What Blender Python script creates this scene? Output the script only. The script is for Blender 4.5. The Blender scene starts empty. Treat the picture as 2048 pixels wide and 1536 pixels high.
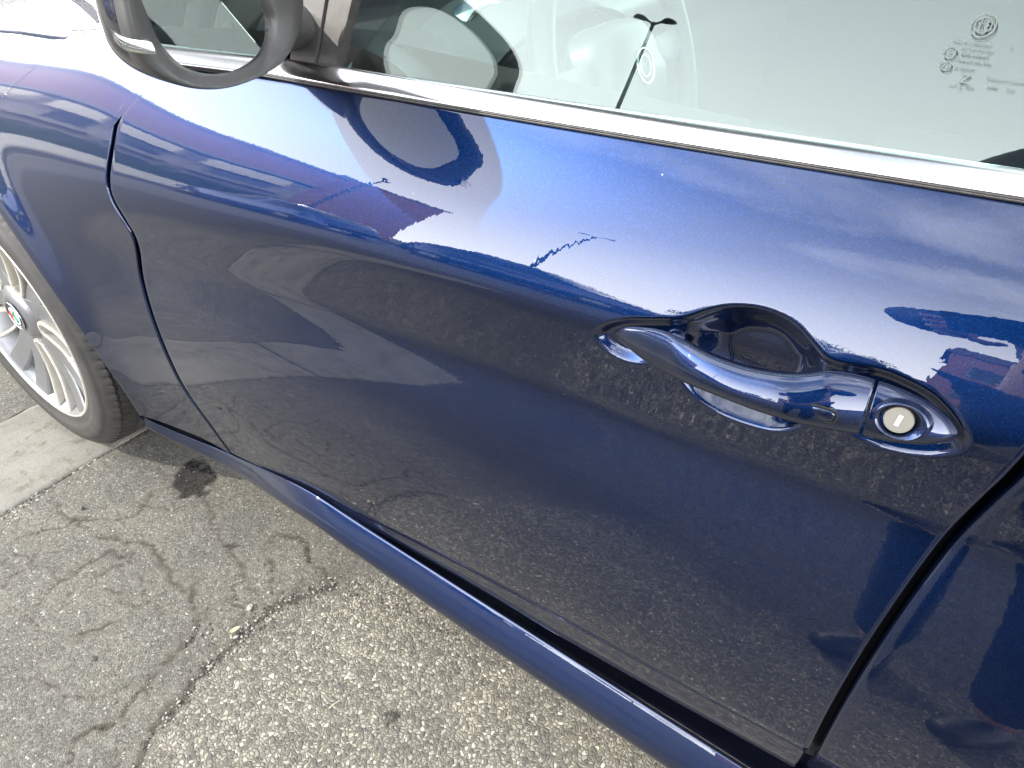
import bpy, math, random
import numpy as np
from mathutils import Vector, Matrix

# ---------------------------------------------------------------- camera
SC = bpy.context.scene
CAMP = [1.539473, -0.455627, 1.152860, 2.163106, -0.669375, 0.032435, 7.252918]
PW, PH = 2048, 1536
CAM_C = np.array(CAMP[:3])
def _cam():
    az, el, roll = CAMP[3:6]
    f = np.array([math.cos(el)*math.cos(az), math.cos(el)*math.sin(az), math.sin(el)])
    r = np.cross(f, [0, 0, 1]); r /= np.linalg.norm(r); u = np.cross(r, f)
    c, s = math.cos(roll), math.sin(roll)
    return np.array([c*r+s*u, -s*r+c*u, -f])
CAM_M = _cam()
FOC = math.exp(CAMP[6])
cd = bpy.data.cameras.new('camera'); cam = bpy.data.objects.new('camera', cd)
SC.collection.objects.link(cam); SC.camera = cam
mw = Matrix([list(CAM_M[:, 0]) if 0 else [CAM_M[0][i], CAM_M[1][i], CAM_M[2][i], CAM_C[i]] for i in range(3)] + [[0, 0, 0, 1]])
cam.matrix_world = mw
cd.sensor_width = 36; cd.lens = 36*FOC/PW; cd.clip_start = 0.01; cd.clip_end = 3000

# ---------------------------------------------------------------- sky, sun, exposure
SUN_DIR = np.array([-0.70, -0.52, 0.515]); SUN_DIR /= np.linalg.norm(SUN_DIR)
sun_el = math.asin(SUN_DIR[2]); sun_az = math.atan2(SUN_DIR[0], SUN_DIR[1])
wd = bpy.data.worlds.new('World'); SC.world = wd; wd.use_nodes = True
nt = wd.node_tree; nt.nodes.clear()
def N(nt, typ, **kw):
    n = nt.nodes.new(typ)
    for k, v in kw.items():
        if k.startswith('i_'):
            n.inputs[int(k[2:]) if k[2:].isdigit() else k[2:].replace('_', ' ')].default_value = v
        else: setattr(n, k, v)
    return n
sky = N(nt, 'ShaderNodeTexSky', sky_type='NISHITA', sun_disc=False, sun_elevation=sun_el, sun_rotation=sun_az,
        air_density=1.2, dust_density=0.3, ozone_density=1.2)
tc = N(nt, 'ShaderNodeTexCoord')
mp = N(nt, 'ShaderNodeMapping'); mp.inputs['Scale'].default_value = (1.0, 1.0, 3.2); mp.inputs['Rotation'].default_value = (0.2, 0.35, 0.6)
nz = N(nt, 'ShaderNodeTexNoise', i_Scale=2.1, i_Detail=9.0, i_Roughness=0.52, i_Distortion=0.6)
cr = N(nt, 'ShaderNodeValToRGB'); cr.color_ramp.elements[0].position = 0.36; cr.color_ramp.elements[1].position = 0.72
cr.color_ramp.elements[0].color = (0.06, 0.06, 0.06, 1); cr.color_ramp.elements[1].color = (0.43, 0.43, 0.43, 1)
sx = N(nt, 'ShaderNodeSeparateXYZ')
hz = N(nt, 'ShaderNodeMapRange'); hz.inputs[1].default_value = 0.0; hz.inputs[2].default_value = 0.75; hz.inputs[3].default_value = 0.95; hz.inputs[4].default_value = 0.0
mx0 = N(nt, 'ShaderNodeMath', operation='MAXIMUM')
mix = N(nt, 'ShaderNodeMix', data_type='RGBA')
CLOUD = (60.0, 60.5, 61.5, 1)
mix.inputs[7].default_value = CLOUD
bg = N(nt, 'ShaderNodeBackground', i_Strength=0.15); wo = N(nt, 'ShaderNodeOutputWorld')
L = nt.links.new
L(tc.outputs['Generated'], mp.inputs[0]); L(mp.outputs[0], nz.inputs['Vector']); L(nz.outputs[0], cr.inputs[0])
L(tc.outputs['Generated'], sx.inputs[0]); L(sx.outputs[2], hz.inputs[0])
L(cr.outputs[0], mx0.inputs[0]); L(hz.outputs[0], mx0.inputs[1]); L(mx0.outputs[0], mix.inputs[0])
L(sky.outputs[0], mix.inputs[6]); L(mix.outputs[2], bg.inputs[0]); L(bg.outputs[0], wo.inputs[0])
sl = bpy.data.lights.new('sun', 'SUN'); sl.energy = 4.8; sl.angle = math.radians(0.53); sl.color = (1.0, 0.94, 0.82)
so = bpy.data.objects.new('sun', sl); SC.collection.objects.link(so)
so.rotation_euler = Vector(SUN_DIR).to_track_quat('Z', 'Y').to_euler(); so.location = (-5, -5, 8)
SC.view_settings.view_transform = 'Standard'; SC.view_settings.look = 'None'
SC.view_settings.gamma = 1.0; SC.view_settings.use_curve_mapping = False
SC.view_settings.exposure = 0.5
SC.render.engine = 'CYCLES'
SC.cycles.max_bounces = 10; SC.cycles.transparent_max_bounces = 12; SC.cycles.caustics_reflective = False; SC.cycles.caustics_refractive = False
# ---------------------------------------------------------------- photograph rays (used to measure outlines on the body surface)
def ray(u):
    d = CAM_M.T @ np.array([(u[0]-PW/2)/FOC, -(u[1]-PH/2)/FOC, -1.0])
    return d/np.linalg.norm(d)
def on_plane(u, p0, n):
    d = ray(u); p0 = np.asarray(p0, float); n = np.asarray(n, float)
    return CAM_C + d*((p0-CAM_C) @ n)/(d @ n)
def on_y(u, y): return on_plane(u, (0, y, 0), (0, 1, 0))
def on_ground(u): return on_plane(u, (0, 0, 0), (0, 0, 1))
def project(P):
    P = np.asarray(P, float); q = (P-CAM_C) @ CAM_M.T
    return np.stack([PW/2 + FOC*q[..., 0]/-q[..., 2], PH/2 - FOC*q[..., 1]/-q[..., 2]], -1)
def sstep(t):
    t = np.clip(t, 0, 1); return t*t*(3-2*t)

# ---------------------------------------------------------------- the car's side as one measured surface
# at each station x: lean of the surface (degrees, + = faces up) against the distance s above the crease
STN = [
 (-0.9, [(-.60,-16),(-.4,-9),(-.2,-3),(-.1,1),(-.05,6),(0,17),(.02,21),(.06,27),(.11,36),(.15,50),(.18,68),(.22,79),(.6,85),(1.0,90)]),
 (0.16, [(-.60,-10),(-.4,-2),(-.3,5),(-.2,11),(-.1,14),(-.05,16),(0,19),(.02,21.5),(.06,26),(.11,33),(.16,46),(.20,66),(.24,78),(.6,85),(1.0,90)]),
 (0.36, [(-.60,-14),(-.5,-10),(-.4,-4),(-.3,1.5),(-.2,6.5),(-.13,8),(-.08,7),(-.04,10),(0,17),(.02,20.5),(.06,26),(.11,33),(.16,44),(.20,63),(.24,77),(.6,85),(1.0,90)]),
 (0.55, [(-.60,-18),(-.5,-14),(-.42,-10),(-.34,-5.75),(-.284,-1.75),(-.22,3),(-.17,5),(-.13,2),(-.09,-4),(-.06,-3),(-.03,5),(0,15),(.015,20),(.06,26),(.12,33),(.17,40),(.21,58),(.25,76),(.6,84),(1.0,90)]),
 (0.80, [(-.60,-24),(-.48,-12),(-.40,-8),(-.32,-3),(-.25,3),(-.19,6.5),(-.14,7),(-.11,3),(-.086,-4.75),(-.04,-5),(-.015,3),(0,13),(.015,19),(.06,27),(.10,33),(.15,38),(.25,40)]),
 (1.00, [(-.60,-26),(-.50,-13),(-.42,-7),(-.33,-2),(-.25,3),(-.213,6),(-.15,10.7),(-.125,8),(-.105,3),(-.09,-4),(-.078,-5.5),(-.02,-6.7),(-.008,-4),(0,6),(.008,14),(.02,18),(.05,24),(.075,29),(.10,32),(.14,37),(.25,40)]),
 (1.18, [(-.60,-26),(-.50,-13),(-.42,-7),(-.33,-1),(-.25,4),(-.20,7),(-.155,10.5),(-.128,12),(-.112,9),(-.102,3),(-.09,-5),(-.078,-6.5),(-.02,-7),(-.008,-5),(0,5),(.008,13),(.02,17),(.05,23),(.078,30.5),(.10,32),(.14,36),(.25,40)]),
 (1.50, [(-.60,-26),(-.50,-13),(-.43,-6),(-.36,0),(-.28,6),(-.20,10.5),(-.14,12),(-.115,10),(-.10,3),(-.088,-4),(-.075,-6),(-.02,-7),(-.008,-5),(0,4),(.008,12),(.02,16),(.05,22),(.08,29),(.10,31),(.14,35),(.25,40)]),
 (2.70, [(-.60,-26),(-.50,-13),(-.43,-6),(-.36,0),(-.28,6),(-.20,10.5),(-.14,12),(-.115,10),(-.10,3),(-.088,-4),(-.075,-6),(-.02,-7),(-.008,-5),(0,4),(.008,12),(.02,16),(.05,22),(.08,29),(.10,31),(.14,35),(.25,40)]),
]
BX = np.arange(-0.9, 2.7001, 0.005); BS = np.arange(-0.62, 0.9001, 0.001)
def gauss(a, sig, axis):
    n = int(sig*3)+1; k = np.exp(-0.5*(np.arange(-n, n+1)/sig)**2); k /= k.sum()
    pad = [(0, 0)]*a.ndim; pad[axis] = (n, n)
    return np.apply_along_axis(lambda v: np.convolve(v, k, 'valid'), axis, np.pad(a, pad, 'edge'))
_th = np.array([np.interp(BS, [p[0] for p in t], [p[1] for p in t]) for _, t in STN])
_sx = np.array([x for x, _ in STN])
_i = np.clip(np.searchsorted(_sx, BX, 'right')-1, 0, len(_sx)-2); _f = ((BX-_sx[_i])/(_sx[_i+1]-_sx[_i]))[:, None]
TH = _th[_i]*(1-_f)+_th[_i+1]*_f
TH = gauss(gauss(TH, 3.0, 1), 10, 0)
ZC = gauss(np.interp(BX, [-.9, -.5, -.2, .22, .56, .95, 1.16, 1.32, 1.6, 2.7], [.56, .61, .655, .703, .755, .794, .812, .826, .85, .91]), 14, 0)
Y0 = gauss(np.interp(BX, [-.9, -.5, -.2, 0.1, 0.5, 2.0, 2.7], [.16, .05, .01, 0, 0, 0, .02]), 14, 0)
_k0 = int(np.argmin(abs(BS)))
def cum(a):
    c = np.concatenate([np.zeros((a.shape[0], 1)), np.cumsum((a[:, 1:]+a[:, :-1])/2*0.001, axis=1)], 1); return c-c[:, _k0:_k0+1]
GY = Y0[:, None]+cum(np.sin(np.radians(TH))); GZ = ZC[:, None]+cum(np.cos(np.radians(TH)))
# flare round the front wheel arch
HUB = np.array([0.0, 0.0, 0.327])
_r = np.hypot(BX[:, None]-HUB[0], GZ-HUB[2])
GY = GY-0.012*np.exp(-(np.maximum(_r-0.365, 0)/0.05)**2)*sstep((0.80-GZ)/0.20)*np.interp(GZ, [.15, .25, .37, .5], [.8, .9, 1.0, 1.0])
BP = np.stack([np.broadcast_to(BX[:, None], GY.shape), GY, GZ], -1)
BPIX = project(BP)
def body(x, s):
    """point of the measured side surface"""
    fx = np.clip((np.asarray(x)-BX[0])/0.005, 0, len(BX)-1.001); fs = np.clip((np.asarray(s)-BS[0])/0.001, 0, len(BS)-1.001)
    i = fx.astype(int); j = fs.astype(int); a = (fx-i)[..., None]; b = (fs-j)[..., None]
    P = BP[i, j]*(1-a)*(1-b)+BP[i+1, j]*a*(1-b)+BP[i, j+1]*(1-a)*b+BP[i+1, j+1]*a*b
    P = P.copy(); P[..., 0] = x
    return P
def xs_of(u):
    d = ((BPIX-np.asarray(u, float))**2).sum(-1); k = np.unravel_index(np.argmin(d), d.shape)
    x, s = BX[k[0]], BS[k[1]]
    for _ in range(4):
        p = project(body(x, s)); jx = (project(body(x+.002, s))-p)/.002; js = (project(body(x, s+.002))-p)/.002
        dl = np.linalg.lstsq(np.array([jx, js]).T, np.asarray(u)-p, rcond=None)[0]
        x += np.clip(dl[0], -.01, .01); s += np.clip(dl[1], -.01, .01)
    return float(x), float(s)
def xs_list(L): return np.array([xs_of(u) for u in L])
def pt_of(u): x, s = xs_of(u); return body(x, s)
def normal_at(x, s):
    e = .003; a = body(x+e, s)-body(x-e, s); b = body(x, s+e)-body(x, s-e)
    n = np.cross(a, b); return n/np.linalg.norm(n, axis=-1, keepdims=True)
# ---------------------------------------------------------------- helpers
COL = SC.collection
def tag(o, label=None, cat=None, group=None, kind=None):
    if label: o['label'] = label
    if cat: o['category'] = cat
    if group: o['group'] = group
    if kind: o['kind'] = kind
    return o
def empty(name, loc, rz=0.0):
    o = bpy.data.objects.new(name, None); COL.objects.link(o); o.location = loc; o.rotation_euler = (0, 0, rz)
    o.empty_display_size = 0.2
    return o
def wmat(o):
    m = Matrix.LocRotScale(o.location, o.rotation_euler, o.scale)
    return wmat(o.parent) @ m if o.parent else m
def link(name, me, mat, parent, loc=None):
    o = bpy.data.objects.new(name, me); COL.objects.link(o)
    if mat is not None:
        for m in (mat if isinstance(mat, (list, tuple)) else [mat]): me.materials.append(m)
    if loc is not None: o.location = loc
    if parent is not None:
        w = wmat(parent).inverted() @ Matrix.Translation(o.location)
        o.parent = parent; l, r, s = w.decompose(); o.location = l; o.rotation_euler = r.to_euler()
    return o
def mesh(name, V, F, mat, parent=None, smooth=False, normals=None, fmat=None, local=False):
    V = np.asarray(V, float).reshape(-1, 3)
    c = np.zeros(3) if local else (V.min(0)+V.max(0))/2
    me = bpy.data.meshes.new(name)
    if isinstance(F, np.ndarray):
        k = F.shape[1]; me.vertices.add(len(V)); me.vertices.foreach_set('co', (V-c).ravel())
        me.loops.add(F.size); me.loops.foreach_set('vertex_index', F.ravel().astype(np.int32))
        me.polygons.add(len(F)); me.polygons.foreach_set('loop_start', np.arange(0, F.size, k, dtype=np.int32))
        me.update(calc_edges=True)
    else: me.from_pydata([tuple(p) for p in V-c], [], [tuple(f) for f in F])
    if smooth: me.polygons.foreach_set('use_smooth', [True]*len(me.polygons))
    me.validate(); me.update()
    o = link(name, me, mat, parent, None if local else tuple(c))
    if fmat is not None: me.polygons.foreach_set('material_index', np.asarray(fmat, np.int32))
    if normals is not None:
        me.normals_split_custom_set_from_vertices([tuple(n) for n in np.asarray(normals).reshape(-1, 3)])
    return o
def gridF(nv, nu, cu=False, cv=False, base=0, flip=False):
    i = np.arange(nv if cv else nv-1)[:, None]; j = np.arange(nu if cu else nu-1)[None, :]
    a = i*nu+j; b = i*nu+(j+1) % nu; c = ((i+1) % nv)*nu+(j+1) % nu; d = ((i+1) % nv)*nu+j
    F = np.stack([x*np.ones_like(a) for x in (a, b, c, d)], -1).reshape(-1, 4)+base
    return F[:, ::-1].copy() if flip else F
class MB:
    def __init__(s): s.V = []; s.F = []; s.n = 0; s.M = []
    def add(s, V, F, m=0):
        V = np.asarray(V, float).reshape(-1, 3); s.V.append(V); s.F += [tuple(int(i)+s.n for i in f) for f in F]; s.M += [m]*len(F); s.n += len(V); return s
    def box(s, c, d, rz=0, m=0, bev=0):
        x, y, z = [k/2 for k in d]; V = np.array([(a*x, b*y, e*z) for e in (-1, 1) for b in (-1, 1) for a in (-1, 1)])
        ca, sa = math.cos(rz), math.sin(rz); V = np.stack([V[:, 0]*ca-V[:, 1]*sa, V[:, 0]*sa+V[:, 1]*ca, V[:, 2]], 1)+np.asarray(c)
        return s.add(V, [(0, 2, 3, 1), (4, 5, 7, 6), (0, 1, 5, 4), (2, 6, 7, 3), (0, 4, 6, 2), (1, 3, 7, 5)], m)
    def tube(s, P, R, n=12, m=0, closed=False, cap=True, up=(0, 0, 1)):
        V, F = tube(P, R, n, closed, cap, up); return s.add(V, F, m)
    def lathe(s, prof, c, axis='z', n=32, m=0):
        V, F = lathe(prof, c, axis, n); return s.add(V, F, m)
    def build(s, name, mat, parent=None, smooth=False, local=False):
        return mesh(name, np.concatenate(s.V), s.F, mat, parent, smooth, fmat=s.M if isinstance(mat, (list, tuple)) else None, local=local)
def tube(P, R, n=12, closed=False, cap=True, up=(0, 0, 1), sq=None):
    P = np.asarray(P, float); k = len(P); R = np.broadcast_to(np.asarray(R, float), (k,)) if np.ndim(R) < 2 else np.asarray(R)
    T = (np.roll(P, -1, 0)-np.roll(P, 1, 0)) if closed else np.gradient(P, axis=0)
    T /= np.linalg.norm(T, axis=1, keepdims=True)+1e-12; up = np.asarray(up, float)
    up = np.array([0, 1., .01]) if np.all(abs(np.cross(T, up)).max(1) < .05) else up; A = np.cross(T, up); A /= np.linalg.norm(A, axis=1, keepdims=True)+1e-9; B = np.cross(A, T)
    a = np.arange(n)*2*math.pi/n; ca, sa = np.cos(a), np.sin(a)
    if sq: ca = np.sign(ca)*abs(ca)**sq; sa = np.sign(sa)*abs(sa)**sq
    R1, R2 = (R, R) if R.ndim == 1 else (R[:, 0], R[:, 1])
    V = P[:, None]+A[:, None]*(ca[None, :, None]*R1[:, None, None])+B[:, None]*(sa[None, :, None]*R2[:, None, None])
    F = [tuple(f) for f in gridF(k, n, cu=True, cv=closed)]
    if cap and not closed: F += [tuple(range(n))[::-1], tuple((k-1)*n+i for i in range(n))]
    return V.reshape(-1, 3), F
def lathe(prof, c, axis='z', n=32):
    """prof: (radius, height) pairs"""
    a = np.arange(n)*2*math.pi/n; V = []
    for r, h in prof:
        x, y = r*np.cos(a), r*np.sin(a); z = np.full(n, h)
        V.append({'z': np.stack([x, y, z], 1), 'y': np.stack([x, z, y], 1), 'x': np.stack([z, x, y], 1)}[axis])
    V = np.concatenate(V)+np.asarray(c); F = [tuple(f) for f in gridF(len(prof), n, cu=True)]
    return V, F
def sm_poly(P, n, closed=False):
    """resampled Catmull-Rom through points"""
    P = np.asarray(P, float); k = len(P); out = []
    seg = k if closed else k-1
    for t in np.linspace(0, seg, n, endpoint=not closed):
        i = min(int(t), seg-1); f = t-i
        g = (lambda j: P[j % k]) if closed else (lambda j: P[min(max(j, 0), k-1)])
        p0, p1, p2, p3 = g(i-1), g(i), g(i+1), g(i+2)
        out.append(0.5*((2*p1)+(-p0+p2)*f+(2*p0-5*p1+4*p2-p3)*f*f+(-p0+3*p1-3*p2+p3)*f**3))
    return np.array(out)
def sdist(X, Z, poly):
    """signed distance (+ inside) to a closed polygon"""
    poly = np.asarray(poly); d = np.full(X.shape, 1e9); ins = np.zeros(X.shape, bool)
    for a, b in zip(poly, np.roll(poly, -1, 0)):
        e = b-a; t = np.clip(((X-a[0])*e[0]+(Z-a[1])*e[1])/(e @ e+1e-15), 0, 1)
        d = np.minimum(d, np.hypot(X-a[0]-t*e[0], Z-a[1]-t*e[1]))
        c = ((a[1] > Z) != (b[1] > Z)) & (X < (b[0]-a[0])*(Z-a[1])/(b[1]-a[1]+1e-15)+a[0]); ins ^= c
    return np.where(ins, d, -d)

# ---------------------------------------------------------------- materials
def newmat(name):
    m = bpy.data.materials.new(name); m.use_nodes = True; t = m.node_tree; t.nodes.clear()
    out = t.nodes.new('ShaderNodeOutputMaterial'); return m, t, out
def pbsdf(t, out, **kw):
    b = t.nodes.new('ShaderNodeBsdfPrincipled')
    for k, v in kw.items(): b.inputs[k.replace('_', ' ')].default_value = v
    t.links.new(b.outputs[0], out.inputs[0]); return b
def c4(*c): return (c[0], c[1], c[2], 1.0)
def noise(t, scale, detail=4, rough=.55, coord='Object', dist=0.0, sc=None):
    tc = N(t, 'ShaderNodeTexCoord'); n = N(t, 'ShaderNodeTexNoise', i_Scale=scale, i_Detail=detail, i_Roughness=rough, i_Distortion=dist)
    if sc:
        mp = N(t, 'ShaderNodeMapping'); mp.inputs['Scale'].default_value = sc; t.links.new(tc.outputs[coord], mp.inputs[0]); t.links.new(mp.outputs[0], n.inputs['Vector'])
    else: t.links.new(tc.outputs[coord], n.inputs['Vector'])
    return n
def ramp(t, src, stops):
    r = N(t, 'ShaderNodeValToRGB'); e = r.color_ramp.elements
    while len(e) < len(stops): e.new(0.5)
    for k, (p, c) in zip(e, stops): k.position = p; k.color = c4(*c) if np.ndim(c) else (c, c, c, 1)
    t.links.new(src, r.inputs[0]); return r
def bump(t, src, b, strength, dist, inp='Normal'):
    u = N(t, 'ShaderNodeBump', i_Strength=strength, i_Distance=dist); t.links.new(src, u.inputs['Height']); t.links.new(u.outputs[0], b.inputs[inp]); return u
def simple(name, col, rough=.5, metal=0.0, nscale=0, var=.15, bmp=0, coat=0, spec=.5, sc=None):
    m, t, out = newmat(name); b = pbsdf(t, out, Roughness=rough, Metallic=metal, Coat_Weight=coat, Coat_Roughness=.03); b.inputs['Base Color'].default_value = c4(*col)
    b.inputs['Specular IOR Level'].default_value = spec
    if nscale:
        n = noise(t, nscale, 6, sc=sc); r = ramp(t, n.outputs[0], [(.3, [k*(1-var) for k in col]), (.7, [k*(1+var) for k in col])]); t.links.new(r.outputs[0], b.inputs['Base Color'])
        if bmp: bump(t, n.outputs[0], b, .5, bmp)
    return m
def paint_mat(name, col, col2):
    m, t, out = newmat(name)
    b = pbsdf(t, out, Metallic=1.0, Roughness=.42, Coat_Weight=1.0, Coat_Roughness=.006, Coat_IOR=1.67)
    # metal flake: tiny cells of slightly different blue
    tc = N(t, 'ShaderNodeTexCoord')
    v = N(t, 'ShaderNodeTexVoronoi', i_Scale=1400.0); t.links.new(tc.outputs['Object'], v.inputs['Vector'])
    sp = N(t, 'ShaderNodeSeparateColor'); t.links.new(v.outputs['Color'], sp.inputs[0])
    r = ramp(t, sp.outputs[0], [(0.0, [k*.8 for k in col]), (.8, col), (1.0, [(a+b)/2 for a, b in zip(col, col2)])])
    # dust and fine specks lying on the clear coat
    v2 = N(t, 'ShaderNodeTexVoronoi', i_Scale=70.0); t.links.new(tc.outputs['Object'], v2.inputs['Vector'])
    sp2 = N(t, 'ShaderNodeSeparateColor'); t.links.new(v2.outputs['Color'], sp2.inputs[0])
    lt = N(t, 'ShaderNodeMath', operation='LESS_THAN'); t.links.new(v2.outputs['Distance'], lt.inputs[0]); lt.inputs[1].default_value = .055
    gt = N(t, 'ShaderNodeMath', operation='GREATER_THAN'); t.links.new(sp2.outputs[1], gt.inputs[0]); gt.inputs[1].default_value = .93
    ml = N(t, 'ShaderNodeMath', operation='MULTIPLY'); t.links.new(lt.outputs[0], ml.inputs[0]); t.links.new(gt.outputs[0], ml.inputs[1])
    mx = N(t, 'ShaderNodeMix', data_type='RGBA'); t.links.new(ml.outputs[0], mx.inputs[0]); t.links.new(r.outputs[0], mx.inputs[6]); mx.inputs[7].default_value = (.10, .12, .15, 1)
    t.links.new(mx.outputs[2], b.inputs['Base Color'])
    # orange peel of the lacquer
    n = noise(t, 160.0, 1.5, .5); n2 = noise(t, 9.0, 2, .5)
    ad = N(t, 'ShaderNodeMath', operation='MULTIPLY_ADD'); t.links.new(n2.outputs[0], ad.inputs[0]); ad.inputs[1].default_value = .9; t.links.new(n.outputs[0], ad.inputs[2])
    bump(t, ad.outputs[0], b, .055, .0004, 'Coat Normal')
    # film of road dust: slight veil, thicker low down
    sz = N(t, 'ShaderNodeSeparateXYZ'); geo = N(t, 'ShaderNodeNewGeometry'); t.links.new(geo.outputs['Position'], sz.inputs[0])
    mr = N(t, 'ShaderNodeMapRange'); mr.inputs[1].default_value = .75; mr.inputs[2].default_value = .2; mr.inputs[3].default_value = .004; mr.inputs[4].default_value = .028
    t.links.new(sz.outputs[2], mr.inputs[0])
    dn = noise(t, 26.0, 8, .7); dm = N(t, 'ShaderNodeMath', operation='MULTIPLY'); t.links.new(dn.outputs[0], dm.inputs[0]); t.links.new(mr.outputs[0], dm.inputs[1])
    df = N(t, 'ShaderNodeBsdfDiffuse'); df.inputs[0].default_value = (.22, .20, .17, 1)
    ms = N(t, 'ShaderNodeMixShader'); t.links.new(dm.outputs[0], ms.inputs[0]); t.links.new(b.outputs[0], ms.inputs[1]); t.links.new(df.outputs[0], ms.inputs[2]); t.links.new(ms.outputs[0], out.inputs[0])
    return m
def glass_mat(name, tint, ior=1.5, rough=0.0, trans=.85):
    m, t, out = newmat(name)
    tr = N(t, 'ShaderNodeBsdfTransparent'); tr.inputs[0].default_value = c4(*tint)
    gl = N(t, 'ShaderNodeBsdfGlossy'); gl.inputs['Roughness'].default_value = rough; gl.inputs[0].default_value = (.94, 1.0, .975, 1)
    fr = N(t, 'ShaderNodeFresnel'); ge_ = N(t, 'ShaderNodeNewGeometry'); mr = N(t, 'ShaderNodeMapRange'); mr.inputs[3].default_value = ior; mr.inputs[4].default_value = 1/ior
    t.links.new(ge_.outputs['Backfacing'], mr.inputs[0]); t.links.new(mr.outputs[0], fr.inputs[0])
    ms = N(t, 'ShaderNodeMixShader'); L = t.links.new
    L(fr.outputs[0], ms.inputs[0]); L(tr.outputs[0], ms.inputs[1]); L(gl.outputs[0], ms.inputs[2]); L(ms.outputs[0], out.inputs[0])
    return m
M = {}
M['paint'] = paint_mat('dark blue metallic paint', (.0011, .0132, .064), (.003, .033, .145))
M['chrome'] = simple('satin bright trim', (.80, .80, .80), .14, 1.0, 300, .05)
M['rubber'] = simple('black rubber seal', (.05, .047, .045), .45, 0, 120, .3)
M['black'] = simple('black void lining', (.004, .004, .004), .9)
M['plastic'] = simple('grained dark grey plastic', (.055, .053, .052), .38, 0, 900, .12, .0001)
M['gloss_black'] = simple('gloss black plastic', (.01, .01, .01), .08, 0, coat=1)
M['tyre'] = simple('tyre rubber', (.030, .0285, .027), .62, 0, 30, .3, .0003)
M['silver'] = simple('silver wheel paint', (.24, .243, .25), .34, .7, 40, .08)
M['machined'] = simple('machined wheel edge', (.50, .48, .43), .42, .5, 60, .06)
M['brake'] = simple('brake disc steel', (.10, .095, .09), .5, .6, 60, .3)
M['glass'] = glass_mat('green tinted window glass', (.82, .90, .87), 1.64)
M['lens'] = glass_mat('clear lamp lens', (.95, .95, .93), 1.5)
M['mirror'] = simple('mirror silvering', (.46, .46, .45), .01, 1.0)
M['leather'] = simple('black leather', (.030, .030, .031), .45)
M['shell'] = simple('dark glossy mirror shell', (.016, .015, .018), .12, 0, coat=1)
M['leather2'] = simple('grey leather dashboard', (.055, .058, .060), .42)
M['headliner'] = simple('grey headliner cloth', (.30, .30, .29), .9)
M['alu'] = simple('brushed aluminium', (.15, .146, .13), .5, .0, 400, .04)
M['marking'] = simple('etched glass marking', (.10, .12, .115), .9)
# ================================================================ THE CAR
car = tag(empty('parked_car', (1.35, .93, 0)), 'dark blue metallic saloon parked close by, seen along its driver side door', 'car')

def rolled(P, sides, r=.0035, deep=.016, inward=(0, 1, 0)):
    """adds a rolled-in flange along the named sides of a grid P[v,u]"""
    inward = np.asarray(inward, float)
    def ext(P):                       # extends beyond the last row
        e = P[-1]-P[-2]; e /= np.linalg.norm(e, axis=1, keepdims=True)+1e-12
        rows = [P[-1]+e*r*math.sin(a)+inward*r*(1-math.cos(a)) for a in (.35, .8, 1.25, math.pi/2)]
        rows.append(rows[-1]+inward*deep); return np.concatenate([P, np.array(rows)], 0)
    if 't' in sides: P = ext(P)
    if 'b' in sides: P = ext(P[::-1])[::-1]
    if 'r' in sides: P = np.transpose(ext(np.transpose(P, (1, 0, 2))), (1, 0, 2))
    if 'l' in sides: P = np.transpose(ext(np.transpose(P, (1, 0, 2))[::-1])[::-1], (1, 0, 2))
    return P

# measured seams, in (x, s) on the surface
CUT = xs_list([(365, 118), (315, 148), (262, 200), (235, 240), (223, 300), (218, 380), (248, 440), (270, 480), (282, 550), (300, 620), (330, 700), (370, 780), (420, 850), (463, 908)])
CUT = sm_poly(CUT[np.argsort(-CUT[:, 1])], 80); CUT = CUT[np.argsort(CUT[:, 1])]
REAR = xs_list([(2020, 965), (1980, 1003), (1870, 1120), (1760, 1270), (1680, 1410), (1622, 1515)]); REAR = REAR[np.argsort(REAR[:, 1])]
BELT = xs_list([(600, 172), (800, 204), (1000, 238), (1250, 279), (1500, 322), (1750, 364), (2040, 408)])
def xcut(s):
    return np.interp(s, CUT[:, 0+1], CUT[:, 0])+np.clip(s-CUT[-1, 1], 0, None)*1.6
_rx = np.polyfit(REAR[:, 1], REAR[:, 0], 2)
def xrear(s): return np.where(s > REAR[-1, 1], np.polyval(_rx, REAR[-1, 1])+(s-REAR[-1, 1])*.10, np.polyval(_rx, np.maximum(s, -.56)))
_bl = np.polyfit(BELT[:, 0], BELT[:, 1], 2)
def sbelt(x):
    x = np.asarray(x, float); xm = BELT[0, 0]; v = np.polyval(_bl, np.clip(x, xm, BELT[-1, 0]))
    d0 = np.polyval(np.polyder(_bl), xm); return v+np.minimum(x-xm, 0)*d0*.6+np.maximum(x-BELT[-1, 0], 0)*.02
DB = xs_list([(470, 906), (560, 945), (700, 1020), (1000, 1165), (1300, 1325), (1590, 1484)])
_db = np.polyfit(DB[:, 0], DB[:, 1], 3)
def sbot(x):
    x = np.asarray(x, float); v = np.polyval(_db, np.clip(x, DB[0, 0], DB[-1, 0])); return v+np.maximum(x-DB[-1, 0], 0)*.0

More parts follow.
